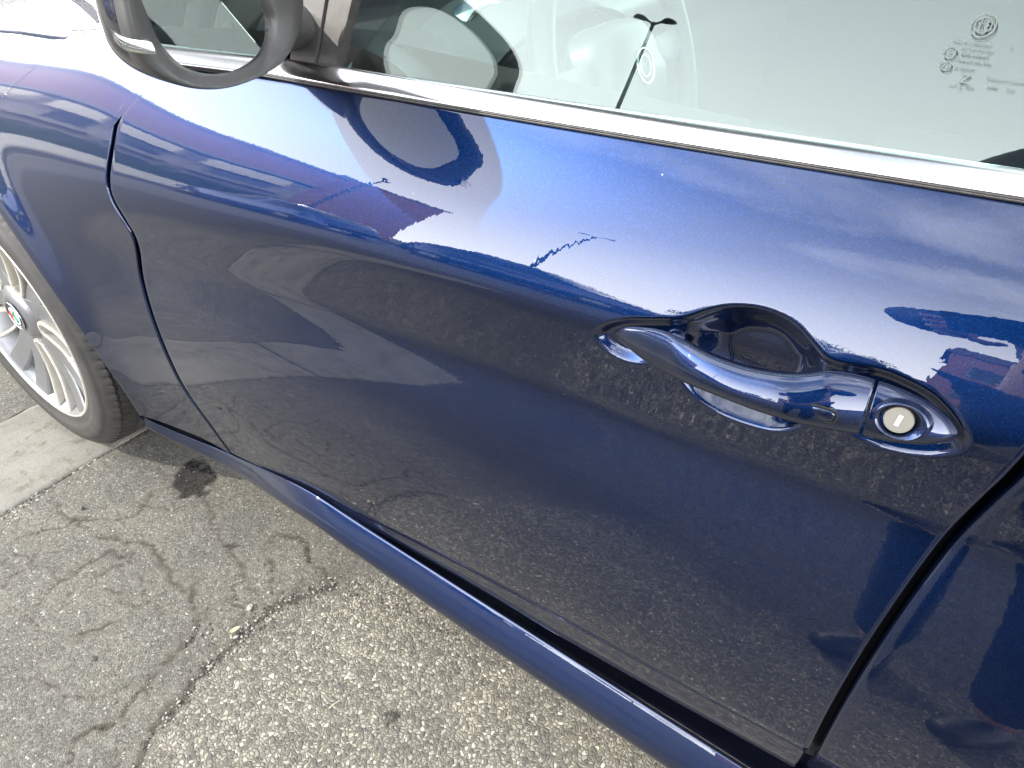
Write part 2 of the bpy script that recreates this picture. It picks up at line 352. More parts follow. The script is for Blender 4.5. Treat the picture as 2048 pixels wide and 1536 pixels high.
# hollow behind the handle
BOWL_OUT = np.array([on_y(u, .004)[[0, 2]] for u in sm_poly([(1196, 668), (1212, 648), (1255, 638), (1320, 640), (1365, 640), (1412, 627), (1460, 622), (1520, 630), (1580, 655), (1625, 695), (1655, 722), (1700, 735), (1760, 745), (1820, 768), (1870, 795), (1915, 838), (1933, 872), (1915, 896), (1860, 905), (1790, 897), (1735, 878), (1680, 848), (1620, 828), (1600, 848), (1560, 860), (1510, 852), (1440, 826), (1385, 785), (1350, 740), (1310, 722), (1275, 722), (1240, 712), (1212, 692)], 140, True)])
SCOOP = np.array([on_y(u, .004)[[0, 2]] for u in sm_poly([(1362, 730), (1364, 680), (1378, 655), (1420, 637), (1470, 630), (1530, 640), (1580, 664), (1625, 706), (1650, 745), (1645, 800), (1605, 850), (1550, 858), (1500, 848), (1440, 825), (1385, 785)], 80, True)])
def hollow(P):
    X, Z = P[..., 0], P[..., 2]; D = np.zeros(X.shape)
    m = (X > 1.27) & (X < 1.66) & (Z > .74) & (Z < .93)
    x, z = X[m], Z[m]; a = sdist(x, z, BOWL_OUT); b = sdist(x, z, SCOOP)
    D[m] = .0075*sstep((a+.003)/.011)+.030*np.clip(sstep((b+.002)/.034), 0, 1)**.75
    P = P.copy(); P[..., 1] += D; return P

def panel(xl, xr, slo, shi, xs_cols, breaks, holl=False):
    """xl,xr: x(s) side curves; slo,shi: s(x) end curves; breaks: list of (s0,s1,step) fixed rows in the middle"""
    mid = np.concatenate([np.arange(a, b, st) for a, b, st in breaks]+[[breaks[-1][1]]])
    n1, n2 = 90, 26
    U = (xs_cols-xs_cols[0])/(xs_cols[-1]-xs_cols[0])
    rows = [('lo', k/n1) for k in range(n1)]+[('m', s) for s in mid]+[('hi', k/n2) for k in range(1, n2+1)]
    S = np.zeros((len(rows), len(U))); X = np.zeros_like(S)
    for i, (k, f) in enumerate(rows):
        s = np.full(len(U), {'lo': -.35, 'm': f if k == 'm' else 0, 'hi': .1}[k])
        for _ in range(6):
            a, b = xl(s), xr(s); x = a+(b-a)*U
            if k == 'lo': s = slo(x)*(1-f)+mid[0]*f
            elif k == 'hi': s = mid[-1]*(1-f)+shi(x)*f
            else: s = np.full(len(U), f)
        X[i] = x; S[i] = s
    P = body(X, S)
    return hollow(P) if holl else P
G = .0052
def gofs(s, k=1.0):
    e = .004; return .0068*k*np.sqrt(1+((xcut(s+e)-xcut(s-e))/(2*e))**2)
cols = np.concatenate([np.arange(.66, 1.29, .006), np.arange(1.29, 1.61, .0016), [1.612]])
P = panel(lambda s: xcut(s)+gofs(s), lambda s: xrear(s)-G-.002, lambda x: sbot(x), lambda x: sbelt(x)+.0015, cols, [(-.15, -.075, .0025), (-.075, .078, .0013)], True)
P = rolled(P, 'lr', .0030, .022)
# rocker-side return below the door's bottom edge: two undercut facets
e0 = P[0].copy(); low = []
for dz, dy in ((-.0012, .0004), (-.003, .0014), (-.013, .0056), (-.0255, .0106), (-.0280, .0112), (-.046, .0122), (-.066, .0135), (-.0700, .0160), (-.072, .045)):
    q = e0.copy(); sc = np.clip((q[:, 0]-.60)/.70, .15, 1.0); q[:, 2] += dz*sc; q[:, 1] += dy*sc; low.append(q)
P = np.concatenate([np.array(low[::-1]), P], 0)
e1 = P[-1]; P = np.concatenate([P, [e1+np.array([0, .004, .001]), e1+np.array([0, .03, .0])]], 0)
door = mesh('front_door', P, gridF(*P.shape[:2]), M['paint'], car, True)

cols = np.concatenate([np.arange(1.62, 2.45, .008), [2.45]])
P = panel(lambda s: xrear(s)+G+.002, lambda s: np.full(np.shape(s), 2.45)+0*s, lambda x: sbot(x), lambda x: sbelt(x)+.0015, cols, [(-.15, .078, .0025)])
P = rolled(P, 'lr', .0045)
e0 = P[0].copy(); low = [e0+np.array([0, dy, dz]) for dz, dy in ((-.003, .0012), (-.032, .0105), (-.0345, .0118), (-.067, .0225), (-.072, .045))]
P = np.concatenate([np.array(low[::-1]), P], 0)
rdoor = mesh('rear_door', P, gridF(*P.shape[:2]), M['paint'], car, True)

# --- front wing with the wheel arch
HOODL = xs_list([(0, 62), (60, 68), (130, 77), (168, 70), (192, 54)])
HOODL[:, 0] = np.maximum.accumulate(HOODL[:, 0]+np.arange(5)*1e-4); print('HOODL', HOODL.tolist())
hx = np.concatenate([[-.9, -.5], HOODL[:, 0], [HOODL[-1, 0]+.06, .85]]); hs = np.concatenate([[HOODL[0, 1]]*2, HOODL[:, 1], [HOODL[-1, 1]+.06, .42]])
RA = .362
ang = np.linspace(math.radians(205), math.radians(-9), 150)
ra = gauss(np.interp(np.degrees(ang)[::-1], [-9, -2, 9, 23, 36, 54, 90, 205], [.411, .408, .398, .383, .363, .352, .358, .365])[None], 4, 1)[0][::-1]
arc = np.stack([HUB[0]+ra*np.cos(ang), HUB[2]+ra*np.sin(ang)], 1)
def s_of_z(x, z):
    i = np.clip(((x-BX[0])/.005).round().astype(int), 0, len(BX)-1)
    return np.array([np.interp(zz, GZ[k], BS) for k, zz in zip(i, z)])
inner = np.stack([arc[:, 0], s_of_z(arc[:, 0], arc[:, 1])], 1)
ctop = xcut(CUT[-1, 1]+.02)
o1 = np.array([(-.80, s_of_z(np.array([-.8]), np.array([.22]))[0]), (-.80, -.15), (-.80, .08), (-.80, HOODL[0, 1]-G)])
o2 = sm_poly(np.stack([hx[1:], hs[1:]], 1), 60); t_ = np.gradient(o2, axis=0); t_ /= np.linalg.norm(t_, axis=1, keepdims=True); o2 = o2+np.stack([t_[:, 1], -t_[:, 0]], 1)*.0065
o2 = o2[(o2[:, 0] > -.79)]
scut = np.linspace(.235, CUT[0, 1]-.002, 90)
o3 = np.stack([xcut(scut)-gofs(scut), scut], 1)
o2 = o2[o2[:, 0] < o3[0, 0]]
outer = np.concatenate([o1, o2, o3])
def resample(P, n, w=None):
    d = np.concatenate([[0], np.cumsum(np.linalg.norm(np.diff(P, axis=0), axis=1))]); t = np.linspace(0, d[-1], n) if w is None else w*d[-1]
    return np.stack([np.interp(t, d, P[:, k]) for k in (0, 1)], 1)
nn = 420
inn = resample(inner, nn); out_ = resample(outer, nn)
vv = np.linspace(0, 1, 150)[:, None, None]
XS = inn[None]*(1-vv)+out_[None]*vv
P = body(XS[..., 0], XS[..., 1])
lip = [P[0]+np.array([0, d, 0])+np.stack([(HUB[0]-P[0][:, 0])*k, 0*P[0][:, 0], (HUB[2]-P[0][:, 2])*k], 1) for d, k in ((.0015, .008), (.004, .012), (.022, .014), (.023, .002))]
P = np.concatenate([np.array(lip[::-1]), P], 0)
e1 = P[-1]; ev = e1-P[-2]; ev /= np.linalg.norm(ev, axis=1, keepdims=True)
inw = np.where(out_[:, 1:] > .2, 0, 1)*np.array([[0, 1, 0.]])+np.where(out_[:, 1:] > .2, 1, 0)*np.array([[0, .3, -1.]])
ext = [e1+ev*.0028*math.sin(a)+inw*.0028*(1-math.cos(a)) for a in (.35, .8, 1.25, 1.57)]; ext.append(ext[-1]+inw*.022)
P = np.concatenate([P, ext], 0)
wing = mesh('front_wing', P, gridF(*P.shape[:2], flip=True), M['paint'], car, True)
# --- bonnet: from the shut line up and over
bx = np.linspace(-.80, .80, 130); hq = sm_poly(np.stack([hx, hs], 1), 200); sl_ = np.interp(bx, hq[:, 0], hq[:, 1]); sl_ = sl_+.0065*np.sqrt(1+np.gradient(sl_, bx)**2)
rows = []
for f in np.linspace(0, 1, 120)**1.5:
    rows.append(body(bx, sl_*(1-f)+.88*f))
P = np.array(rows)
ymid = .93; P = P[:, :, :]
k = (P[..., 1].mean(1) < ymid).sum(); P = P[:k]
first = np.array([P[0]+np.array([0, -.0035, -.003*j])*np.array([1, j/3, 1]) for j in (4, 2, 1)]); P = np.concatenate([first[:1]+np.array([0, .006, -.008]), first, P], 0)
Q = P[::-1].copy(); Q[..., 1] = 2*ymid-Q[..., 1]; P = np.concatenate([P, Q], 0)
mesh('bonnet', P, gridF(*P.shape[:2]), M['paint'], car, True)

# --- dark lining seen through the gaps
def lining():
    X, S = np.meshgrid(np.linspace(.42, 2.6, 60), np.linspace(-.50, .12, 30)); Pi = body(X, S); Pi[..., 1] += .048
    return mesh('body_shell', Pi, gridF(*Pi.shape[:2]), M['black'], car, True)
lining()
# rubber strip in the rear door gap
# --- sill (side skirt) with its bright upper edge
sx_ = [(284, 833), (320, 850), (365, 869), (463, 909), (600, 973), (800, 1098), (1090, 1287), (1300, 1418), (1480, 1534)]
yl = [-.028, -.022, -.010, .000, .001, .001, .001, .001, .001]
SL = np.array([pt_of(u)+np.array([0, -.0012, 0]) if u[0] < 470 else on_y(u, y) for u, y in zip(sx_, yl)])
xg = np.linspace(.409, 2.45, 172)
cp = np.array([p for p in SL if p[0] < .75]+[[x, .001, .3175] for x in (.84, 1.0, 1.3, 2.0, 2.6)]); cp = sm_poly(cp, 300); cp = cp[np.argsort(cp[:, 0])]
zt = gauss(np.interp(xg, cp[:, 0], cp[:, 2])[None], 1.5, 1)[0]; yt = gauss(np.interp(xg, cp[:, 0], cp[:, 1])[None], 1.5, 1)[0]
hgt = gauss(np.interp(xg, [.41, .48, .60, .80, 1.1, 1.5, 2.45], [.026, .034, .045, .060, .072, .078, .080])[None], 6, 1)[0]
prof = [(.050, -.20), (.020, -.12), (.0065, -.040), (.0042, -.012), (.0022, -.001), (.0006, -.003), (-.0008, -.022), (-.0048, -.10), (-.0120, -.26), (-.0190, -.42), (-.0240, -.56), (-.0258, -.68), (-.0225, -.82), (-.011, -.94), (.014, -1.03), (.09, -1.07)]
P = np.array([[(x, y+dy*(1 if dy > .02 else h/.085*min(1, .25+.75*max(0, x-.41)/.40)), z+dz*h*1.0) for x, y, z, h in zip(xg, yt, zt, hgt)] for dy, dz in prof])
Pd = []
for a, b in zip(P[:-1], P[1:]):
    for f in (0, .34, .67): Pd.append(a*(1-f)+b*f)
Pd.append(P[-1]); P = gauss(np.array(Pd).reshape(len(Pd), -1), 1.1, 0).reshape(len(Pd), len(xg), 3)
mesh('side_sill', P, gridF(*P.shape[:2], flip=True), M['paint'], car, True)

X, T_ = np.meshgrid(np.linspace(.36, 2.45, 60), np.linspace(0, 1, 8)); zl = np.interp(X, xg, zt); yy = np.interp(X, xg, yt)
P = np.stack([X, yy+.010+.30*T_, zl-.030-.03*T_], -1); mesh('rocker_panel', P, gridF(8, 60), M['paint'], car, True)
# --- glass plane and belt trim
TW = math.radians(18.5)
BL = np.array([pt_of(u) for u in [(560, 160), (800, 202), (1000, 236), (1250, 277), (1500, 320), (1750, 362), (2040, 405)]])
gn = np.array([-0.043, -math.cos(TW), math.sin(TW)]); gn /= np.linalg.norm(gn)
gp = BL[4]+np.array([0, .022, .014])
BU = np.array([on_plane(u, gp, gn) for u in [(560, 118), (800, 153), (1000, 186), (1250, 224), (1500, 262), (1750, 299), (2040, 341)]])
def extend(A, x0, x1):
    d0 = (A[1]-A[0])/(A[1, 0]-A[0, 0]); d1 = (A[-1]-A[-2])/(A[-1, 0]-A[-2, 0])
    return np.concatenate([[A[0]+d0*(x0-A[0, 0])], A, [A[-1]+d1*(x1-A[-1, 0])]])
def fitline(A, xs):
    return np.stack([xs]+[np.polyval(np.polyfit(A[:, 0], A[:, k], 2), xs) for k in (1, 2)], 1)
tx = np.linspace(.70, 1.70, 60)
LL, LU = fitline(BL, tx), fitline(BU, tx)
# rear of the picture: the lines go on straight
tx2 = np.linspace(1.72, 2.45, 12)
def cont(A): d = (A[-1]-A[-4])/3/(tx[1]-tx[0]); return np.concatenate([A, A[-1]+d*(tx2-tx[-1])[:, None]])
LL, LU = cont(LL), cont(LU)
fr = np.clip((LL[:, 0]-.70)/.25, 0, 1)[:, None]; tn = np.array([0, -.80, .60])
Wd = LU-LL
def band(f0, f1, h, n, base=0.0):
    rows = []
    for t in np.linspace(0, 1, n):
        a = math.pi*t; c = (1-math.cos(a))/2
        rows.append(LL+Wd*(f0+(f1-f0)*c)+tn*(base+h*math.sin(a)**.8))
    rows = [rows[0]+np.array([0, .012, -.002])]+rows+[rows[-1]+np.array([0, .012, -.004])]
    P = np.array(rows); return P
P = band(.12, 1.02, .0030, 22, .0030); trim = mesh('window_trim', P, gridF(*P.shape[:2]), M['chrome'], car, True)
P = band(-.01, .065, .0026, 8, .0005); mesh('trim_seal', P, gridF(*P.shape[:2]), M['rubber'], car, True)
P = band(.06, .135, .0024, 8, .0010); mesh('trim_seal', P, gridF(*P.shape[:2]), M['rubber'], car, True)

# window frame of glass coordinates
ge = np.cross(gn, [0, 0, 1.0]); ge = -ge if ge[0] < 0 else ge; ge /= np.linalg.norm(ge); gu = np.cross(ge, gn); gu = -gu if gu[2] < 0 else gu
def gl(a, b, off=0.0): return gp+ge*a+gu*b+gn*off
def gab(u): p = on_plane(u, gp, gn)-gp; return np.array([p @ ge, p @ gu])
def slab(name, poly, t, off, mat, parent, bev=0.0):
    """flat plate in the glass plane; poly in (a,b)"""
    k = len(poly); f = [gl(a, b, off) for a, b in poly]; r = [gl(a, b, off-t) for a, b in poly]
    F = [tuple(range(k)), tuple(range(2*k-1, k-1, -1))]+[(i, i+k, (i+1) % k+k, (i+1) % k) for i in range(k)]
    return mesh(name, f+r, F, mat, parent)
bl = gab((700, 142)); br_ = gab((2040, 345))
sl0 = (br_[1]-bl[1])/(br_[0]-bl[0])
def bline(a, d=0): return bl[1]+(a-bl[0])*sl0+d
A0, A1 = gab((652, 100))[0], 1.62-gp[0]
HW = .36
win = slab('door_window', [(A0+.0, bline(A0, -.03)), (A1, bline(A1, -.03)), (A1+.03, bline(A1, HW)), (A0+.45, bline(A0, HW+.02)), (A0+.14, bline(A0, .13))], .004, -.004, M['glass'], car)
A2 = A1+.07
slab('rear_window', [(A2, bline(A2, -.03)), (2.42-gp[0], bline(2.42-gp[0], -.03)), (2.38-gp[0], bline(2.38-gp[0], HW-.02)), (A2+.03, bline(A2, HW))], .004, -.004, M['glass'], car)
slab('door_pillar', [(A1+.004, bline(A1, -.02)), (A2-.004, bline(A2, -.02)), (A2+.026, bline(A2, HW)), (A1+.034, bline(A1, HW))], .02, .002, M['gloss_black'], car)
# seal at the foot of the glass: a thin lip
lp = [(A0+.0, 0), (A1, 0)]
P = np.array([[gl(a, bline(a, b), o) for a in np.linspace(A0, A1, 40)] for b, o in ((-.02, -.002), (-.012, .0005), (-.003, .0022), (-.0008, .001), (-.0006, -.003))])
mesh('window_seal', P, gridF(*P.shape[:2]), M['rubber'], car, True)
# black sail panel and front frame of the window
q = [gab(u) for u in [(598, -60), (668, -60), (656, 0), (634, 133), (585, 128), (592, 60)]]
slab('sail_panel', q, .012, .004, M['plastic'], car)
q = [gab(u) for u in [(672, -60), (730, -60), (706, 0), (672, 142), (637, 134), (660, 0)]]
slab('window_frame', q, .012, .0015, M['rubber'], car)

# --- door handle
def hp(u, y): return on_y(u, y)
GT = [(1232, 664), (1248, 655), (1290, 655), (1330, 662), (1370, 680), (1430, 708), (1500, 731), (1560, 742), (1610, 745), (1660, 742), (1710, 748), (1751, 759)]
GB = [(1232, 667), (1250, 690), (1290, 722), (1330, 747), (1370, 766), (1430, 790), (1500, 817), (1560, 837), (1610, 850), (1650, 858), (1690, 866), (1717, 869)]
GY_ = [-.004, -.009, -.017, -.024, -.031, -.036, -.038, -.038, -.035, -.031, -.026, -.022]
GTh = [.0015, .004, .007, .009, .011, .0125, .013, .013, .0125, .012, .012, .012]
def handle_mesh(T, B, Y, TH_, n=26, ns=70):
    T3 = sm_poly([hp(u, y+h*.50) for u, y, h in zip(T, Y, TH_)], ns); B3 = sm_poly([hp(u, y-h*.60) for u, y, h in zip(B, Y, TH_)], ns)
    th = sm_poly(np.array(TH_)[:, None]*np.ones((1, 3)), ns)[:, 0]
    a = np.arange(n)*2*math.pi/n; rows = []
    for t, b, h in zip(T3, B3, th):
        c = (t+b)/2; v = (t-b)/2
        ca = np.sign(np.cos(a))*abs(np.cos(a))**.9; sa = np.sign(np.sin(a))*abs(np.sin(a))**.9
        rows.append(c+ca[:, None]*v+(-sa*h)[:, None]*np.array([0, .86, -.50]))
    return np.array(rows)
P = handle_mesh(GT, GB, GY_, GTh)
def closed_tube(name, P, mat, parent):
    k, n = P.shape[:2]; F = [tuple(f) for f in gridF(k, n, cu=True)]
    # rounded ends
    V = P.reshape(-1, 3); c0 = P[0].mean(0); c1 = P[-1].mean(0); r0 = c0+(P[0]-c0)*.86-(P[1].mean(0)-c0)*.25; r1 = c1+(P[-1]-c1)*.90+(c1-P[-2].mean(0))*.3
    b = len(V); V = np.concatenate([V, r0, r1]); 
    F += [(j, b+j, b+(j+1) % n, (j+1) % n) for j in range(n)]+[((k-1)*n+j, (k-1)*n+(j+1) % n, b+n+(j+1) % n, b+n+j) for j in range(n)]
    F += [tuple(b+j for j in range(n)), tuple(b+n+j for j in range(n))[::-1]]
    o = mesh(name, V, F, mat, parent, True)
    return o
closed_tube('handle_grip', P, M['paint'], door)
CT = [(1759, 762), (1790, 772), (1830, 789), (1865, 807), (1895, 831), (1914, 853), (1921, 866)]
CB = [(1724, 871), (1765, 881), (1810, 887), (1855, 889), (1890, 884), (1912, 876), (1921, 869)]
CY = [-.021, -.019, -.016, -.012, -.008, -.004, -.001]; CTh = [.012, .012, .0115, .010, .008, .005, .0015]
P = handle_mesh(CT, CB, CY, CTh, 26, 50)
closed_tube('handle_end_cap', P, M['paint'], door)
# feet joining grip and door
for u in ((1335, 705), (1690, 805)):
    mb = MB(); p = hp(u, -.01); mb.tube([p+np.array([0, .004, 0]), p+np.array([0, .032, 0])], [.010, .013], 16); mb.build('handle_foot', M['paint'], door, True)
# lock: raised lip, dish, barrel with key slot
lc = hp((1797, 843), -.0335)
ld = np.array([.05, -1, .22]); ld /= np.linalg.norm(ld); lx = np.cross(ld, [0, 0, 1.]); lx = -lx if lx[0] < 0 else lx; lx /= np.linalg.norm(lx); lz = np.cross(lx, ld); lz = -lz if lz[2] < 0 else lz
def ldisc(ring, n=48):
    """rings of (rx, rz, depth, shift x)"""
    a = np.arange(n)*2*math.pi/n; R = []
    for rx, rz, d, sxx in ring:
        rx, rz, d, sxx = rx*.70, rz*.70, d*.8, sxx*.7; R.append(lc+lx*(np.cos(a)*rx+sxx)[:, None]+lz*(np.sin(a)*rz)[:, None]+ld*d)
    return np.array(R)
P = ldisc([(.0265, .0185, -.010, .002), (.0240, .0178, -.001, .002), (.0220, .0172, .0012, .0015), (.0200, .0164, .0008, .001), (.0175, .0150, -.0015, .0005), (.0150, .0140, -.0045, 0), (.0134, .0134, -.006, 0), (.0134, .0134, -.012, 0)])
mesh('lock_surround', P, gridF(P.shape[0], 48, cu=True, flip=True), M['paint'], door, True)
V = ldisc([(.0128, .0128, -.012, 0), (.0128, .0128, -.0028, 0), (.0122, .0122, -.0020, 0), (.006, .006, -.0019, 0)])
F = [tuple(f) for f in gridF(4, 48, cu=True, flip=True)]+[tuple(3*48+i for i in range(48))]
lk = mesh('lock_cylinder', V, F, M['alu'], door)
def lq(a, b, d): return lc+lx*a+lz*b+ld*d
tilt = -.10
def rq(a, b, d): return lq(a*math.cos(tilt)-b*math.sin(tilt), a*math.sin(tilt)+b*math.cos(tilt), d)
V = [rq(a, b, d) for d in (-.0012, -.0020) for a, b in ((-.0015, -.0040), (.0015, -.0040), (.0015, .0040), (-.0015, .0040))]
mesh('key_slot_cover', V, [(0, 1, 2, 3), (0, 4, 5, 1), (1, 5, 6, 2), (2, 6, 7, 3), (3, 7, 4, 0)], simple('pale slot shutter', (.34, .33, .30), .4, 0), door)
# small push button on the grip
bc = hp((1645, 827), -.0440)
V = []; nb = 28; aa = np.arange(nb)*2*math.pi/nb
bxd = hp((1700, 845), -.0420)-hp((1600, 812), -.0450); bxd /= np.linalg.norm(bxd); bnv = np.array([0, -.97, -.10]); bzd = np.cross(bxd, bnv); bzd /= np.linalg.norm(bzd)
for rx, rz, d in ((.0084, .0052, -.006), (.0080, .0048, .0010), (.0070, .0038, .0018), (.003, .0015, .0019)):
    ca = np.sign(np.cos(aa))*abs(np.cos(aa))**.55; sa = np.sign(np.sin(aa))*abs(np.sin(aa))**.7
    V.append(bc+bxd*(ca*rx)[:, None]+bzd*(sa*rz)[:, None]+bnv*d)
V = np.array(V); mesh('handle_button', V, [tuple(f) for f in gridF(4, nb, cu=True)]+[tuple(3*nb+i for i in range(nb))], M['paint'], door, True)
rr = bc+bxd*(np.sign(np.cos(aa))*abs(np.cos(aa))**.55*.0090)[:, None]+bzd*(np.sign(np.sin(aa))*abs(np.sin(aa))**.7*.0058)[:, None]+bnv*.0003
Vt, Ft = tube(rr, .0008, 6, closed=True, up=bnv); mesh('button_groove', Vt, Ft, M['black'], door, True)
# --- side mirror
mang = math.radians(15); mn = np.array([math.cos(mang), math.sin(mang), 0]); ma = np.array([mn[1], -mn[0], 0]); mup = np.array([0, 0, 1.0])
MP0 = np.array([.955, -.10, 1.0])
def mab(u): p = on_plane(u, MP0, mn)-MP0; return [p @ ma, p[2]]
def mpt(a, b, d=0.0): return MP0+ma*a+mup*b+mn*d
bez = [mab(u) for u in [(245, 0), (258, 60), (275, 110), (300, 141), (335, 162), (380, 176), (430, 179), (480, 168), (530, 146), (562, 122), (587, 82), (598, 40), (602, 0)]]
bez = sm_poly(bez+[(-.183, .030), (-.178, .060), (-.150, .082), (-.10, .092), (-.04, .090), (.01, .082), (.036, .066)], 120, True)
gls = [mab(u) for u in [(303, 0), (320, 42), (342, 90), (386, 134), (440, 149), (490, 144), (532, 120), (551, 88), (554, 40), (541, 0)]]
gls = sm_poly(gls+[(-.135, .045), (-.10, .068), (-.05, .073), (-.005, .064), (.011, .050)], 120, True)
def ring_at(poly, d, k=1.0, c=None):
    poly = np.asarray(poly); c = poly.mean(0) if c is None else c
    q = c+(poly-c)*k; return np.array([mpt(a, b, d) for a, b in q])
mirror = None
cz = bez.mean(0)
R = [ring_at(bez, -.018, .965), ring_at(bez, -.008, .992), ring_at(bez, -.001, 1.0), ring_at(bez, .0035, .990), ring_at(bez, .004, .975)]
ins = gls.mean(0)+(gls-gls.mean(0))*1.015
R += [ring_at(bez*.62+ins*.38, .001), ring_at(bez*.25+ins*.75, -.005), ring_at(ins, -.009), ring_at(ins, -.020)]
P = np.array(R); P_bez = P.copy(); smir = mesh('side_mirror', P, gridF(len(R), 120, cu=True), M['plastic'], car, True)
# painted shell bulging forward
R = []
for t in np.linspace(0, 1, 26):
    k = max(math.cos(t*math.pi/2)**.72, .02)
    R.append(ring_at(bez, -.010-.062*math.sin(t*math.pi/2), k*.985, cz+np.array([-.030*t, .010*t])))
SH = np.array(R); mesh('mirror_shell', SH, gridF(len(R), 120, cu=True, flip=True), M['shell'], smir, True)
P = ring_at(gls, -.012, 1.01); mesh('mirror_glass', P, [tuple(range(120))], M['mirror'], smir)
# arm joining mirror and door
p0, p1 = mpt(-.125, -.010, -.042), np.array([.84, .150, .975])
V, F = tube(sm_poly([p0, (p0+p1)/2+np.array([-.01, 0, -.006]), p1], 12), np.stack([np.linspace(.030, .060, 12), np.linspace(.022, .026, 12)], 1), 22, up=(0, 0, 1)); mesh('mirror_arm', V, F, M['plastic'], smir, True)
# turn signal lamp: clear lens over a bright reflector
BZ = P_bez.reshape(-1, 3); SV = np.concatenate([SH.reshape(-1, 3), BZ]); SPX = project(SV); SD = np.linalg.norm(SV-CAM_C, axis=1)
def onshell(u):
    d = np.linalg.norm(SPX-np.asarray(u, float), axis=1); k = np.argsort(d)[:60]; k = k[d[k] < max(d.min()*1.5, 9)]; dist = SD[k].min()-.0025
    return CAM_C+ray(u)*dist
upl = [(222, 58), (234, 68), (252, 75), (275, 79), (292, 81), (304, 84)]
dnl = [(230, 84), (244, 98), (260, 106), (282, 110), (300, 112), (314, 112)]
def smd(L):
    Q = np.array([onshell(u) for u in L]); dd = np.linalg.norm(Q-CAM_C, axis=1); f = np.polyval(np.polyfit(np.arange(len(L)), dd, 1), np.arange(len(L))); f -= max((f-dd).max(), 0)
    return np.array([CAM_C+ray(u)*t for u, t in zip(L, f)])
A = sm_poly(smd(upl), 24); B = sm_poly(smd(dnl), 24)
nrm = np.cross(B[12]-A[12], A[20]-A[4]); nrm /= np.linalg.norm(nrm); nrm = nrm if nrm @ (CAM_C-A[12]) > 0 else -nrm
def strip(h, n=9, f0=0.0, f1=1.0):
    rows = []
    for t in np.linspace(f0, f1, n): rows.append(A*(1-t)+B*t+nrm*(h*math.sin(math.pi*t)**.6 if 0 < t < 1 else 0))
    return np.array(rows)
P = strip(.007, 11); ind = mesh('indicator_lamp', np.concatenate([P[:1]-nrm*.006, P, P[-1:]-nrm*.006]), gridF(13, 24), M['lens'], smir, True)
P = strip(.002, 7, .08, .92)
mesh('lamp_reflector', P-nrm*.003, gridF(7, 24), M['chrome'], smir, True)

# --- rear part of the car, roof and glass so that it stands as a car from the side too
CYM = .93
def mirror_y(P): Q = P.copy(); Q[..., 1] = 2*CYM-Q[..., 1]; return Q
X, S = np.meshgrid(np.linspace(2.456, 2.70, 20), np.linspace(-.50, .17, 60)); P = body(X, S)
P2 = P[:, -1:, :]+np.array([1.0, 0, 0])*np.linspace(.05, .78, 14)[None, :, None]+np.array([0, .16, 0])*(np.linspace(0, 1, 14)**2)[None, :, None]
P = np.concatenate([P, P2], 1); mesh('rear_wing', P, gridF(*P.shape[:2]), M['paint'], car, True)
Xf = np.linspace(-.8, 3.4, 90); Sf = np.linspace(-.50, .17, 40); Xg, Sg = np.meshgrid(np.minimum(Xf, 2.69), Sf); P = mirror_y(body(Xg, Sg)); P[..., 0] = Xf[None]
mesh('far_side_panel', P, gridF(*P.shape[:2], flip=True), M['paint'], car, True)
# roof rails, roof and windscreen
zr = 1.42
def roofline(x): return np.interp(x, [.75, 1.45, 1.9, 2.4, 3.0], [1.02, 1.375, 1.42, 1.395, 1.20])
rx_ = np.linspace(1.50, 2.75, 40); vy = np.linspace(-1, 1, 34)
hw_ = .93-gl(0, HW)[1]
P = np.array([[(x, CYM+v*hw_, roofline(x)-.06*abs(v)**3+.0) for x in rx_] for v in vy]); mesh('roof', np.concatenate([P, P[::-1]-np.array([0, 0, .03])]), gridF(2*len(vy), 40), M['paint'], car, True)
P = np.array([[(x0, CYM+v*(.80-.11*t)-0, z0-.04*v*v) for t, x0, z0 in ((t, .80+.70*t-.10*v*v*(1-t), 1.00+.375*t) for t in np.linspace(0, 1, 12))] for v in np.linspace(-1, 1, 24)])
mesh('windscreen', np.concatenate([P, P[::-1]-np.array([.004, 0, .004])]), gridF(48, 12), M['glass'], car, True)
P = np.array([[(2.75+.55*t, CYM+v*(.66+.06*t), roofline(2.75)-.02-.34*t-.03*v*v) for t in np.linspace(0, 1, 12)] for v in np.linspace(-1, 1, 24)])
mesh('rear_screen', np.concatenate([P, P[::-1]-np.array([.004, 0, .004])]), gridF(48, 12), M['glass'], car, True)
for sgn, nmv in ((1, 0), (-1, 1)):
    a = gl(gab((600, 60))[0], bline(A0, .02)); pts = sm_poly([(a[0]-.06, a[1]+.06, a[2]), (1.22, .165, 1.24), (1.50, .225, 1.355), (1.95, .245, 1.385), (2.40, .235, 1.345), (2.78, .20, 1.17), (3.0, .16, 1.06)], 60)
    if sgn < 0: pts[:, 1] = 2*CYM-pts[:, 1]
    V, F = tube(pts, .028, 12); mesh('pillar', V, F, M['shell'], car, True)
P = np.array([[(3.2+.30*t, CYM+v*.72, 1.06-.05*t*t) for t in np.linspace(-1, 1, 10)] for v in np.linspace(-1, 1, 20)])
mesh('boot_lid', np.concatenate([P, P[::-1]-np.array([0, 0, .03])]), gridF(40, 10), M['paint'], car, True)
mb = MB(); mb.box((1.3, CYM, .26), (4.2, 1.50, .02)); mb.build('floor_pan', M['black'], car)
mb = MB(); mb.box((3.52, CYM, .62), (.03, 1.5, .75)); mb.build('tail_panel', M['paint'], car)
mb = MB(); mb.box((-.80, CYM, .52), (.03, 1.55, .50)); mb.build('nose_panel', M['paint'], car)
mb = MB(); mb.box((.70, CYM, .60), (.03, 1.5, .62)); mb.build('bulkhead', M['black'], car)
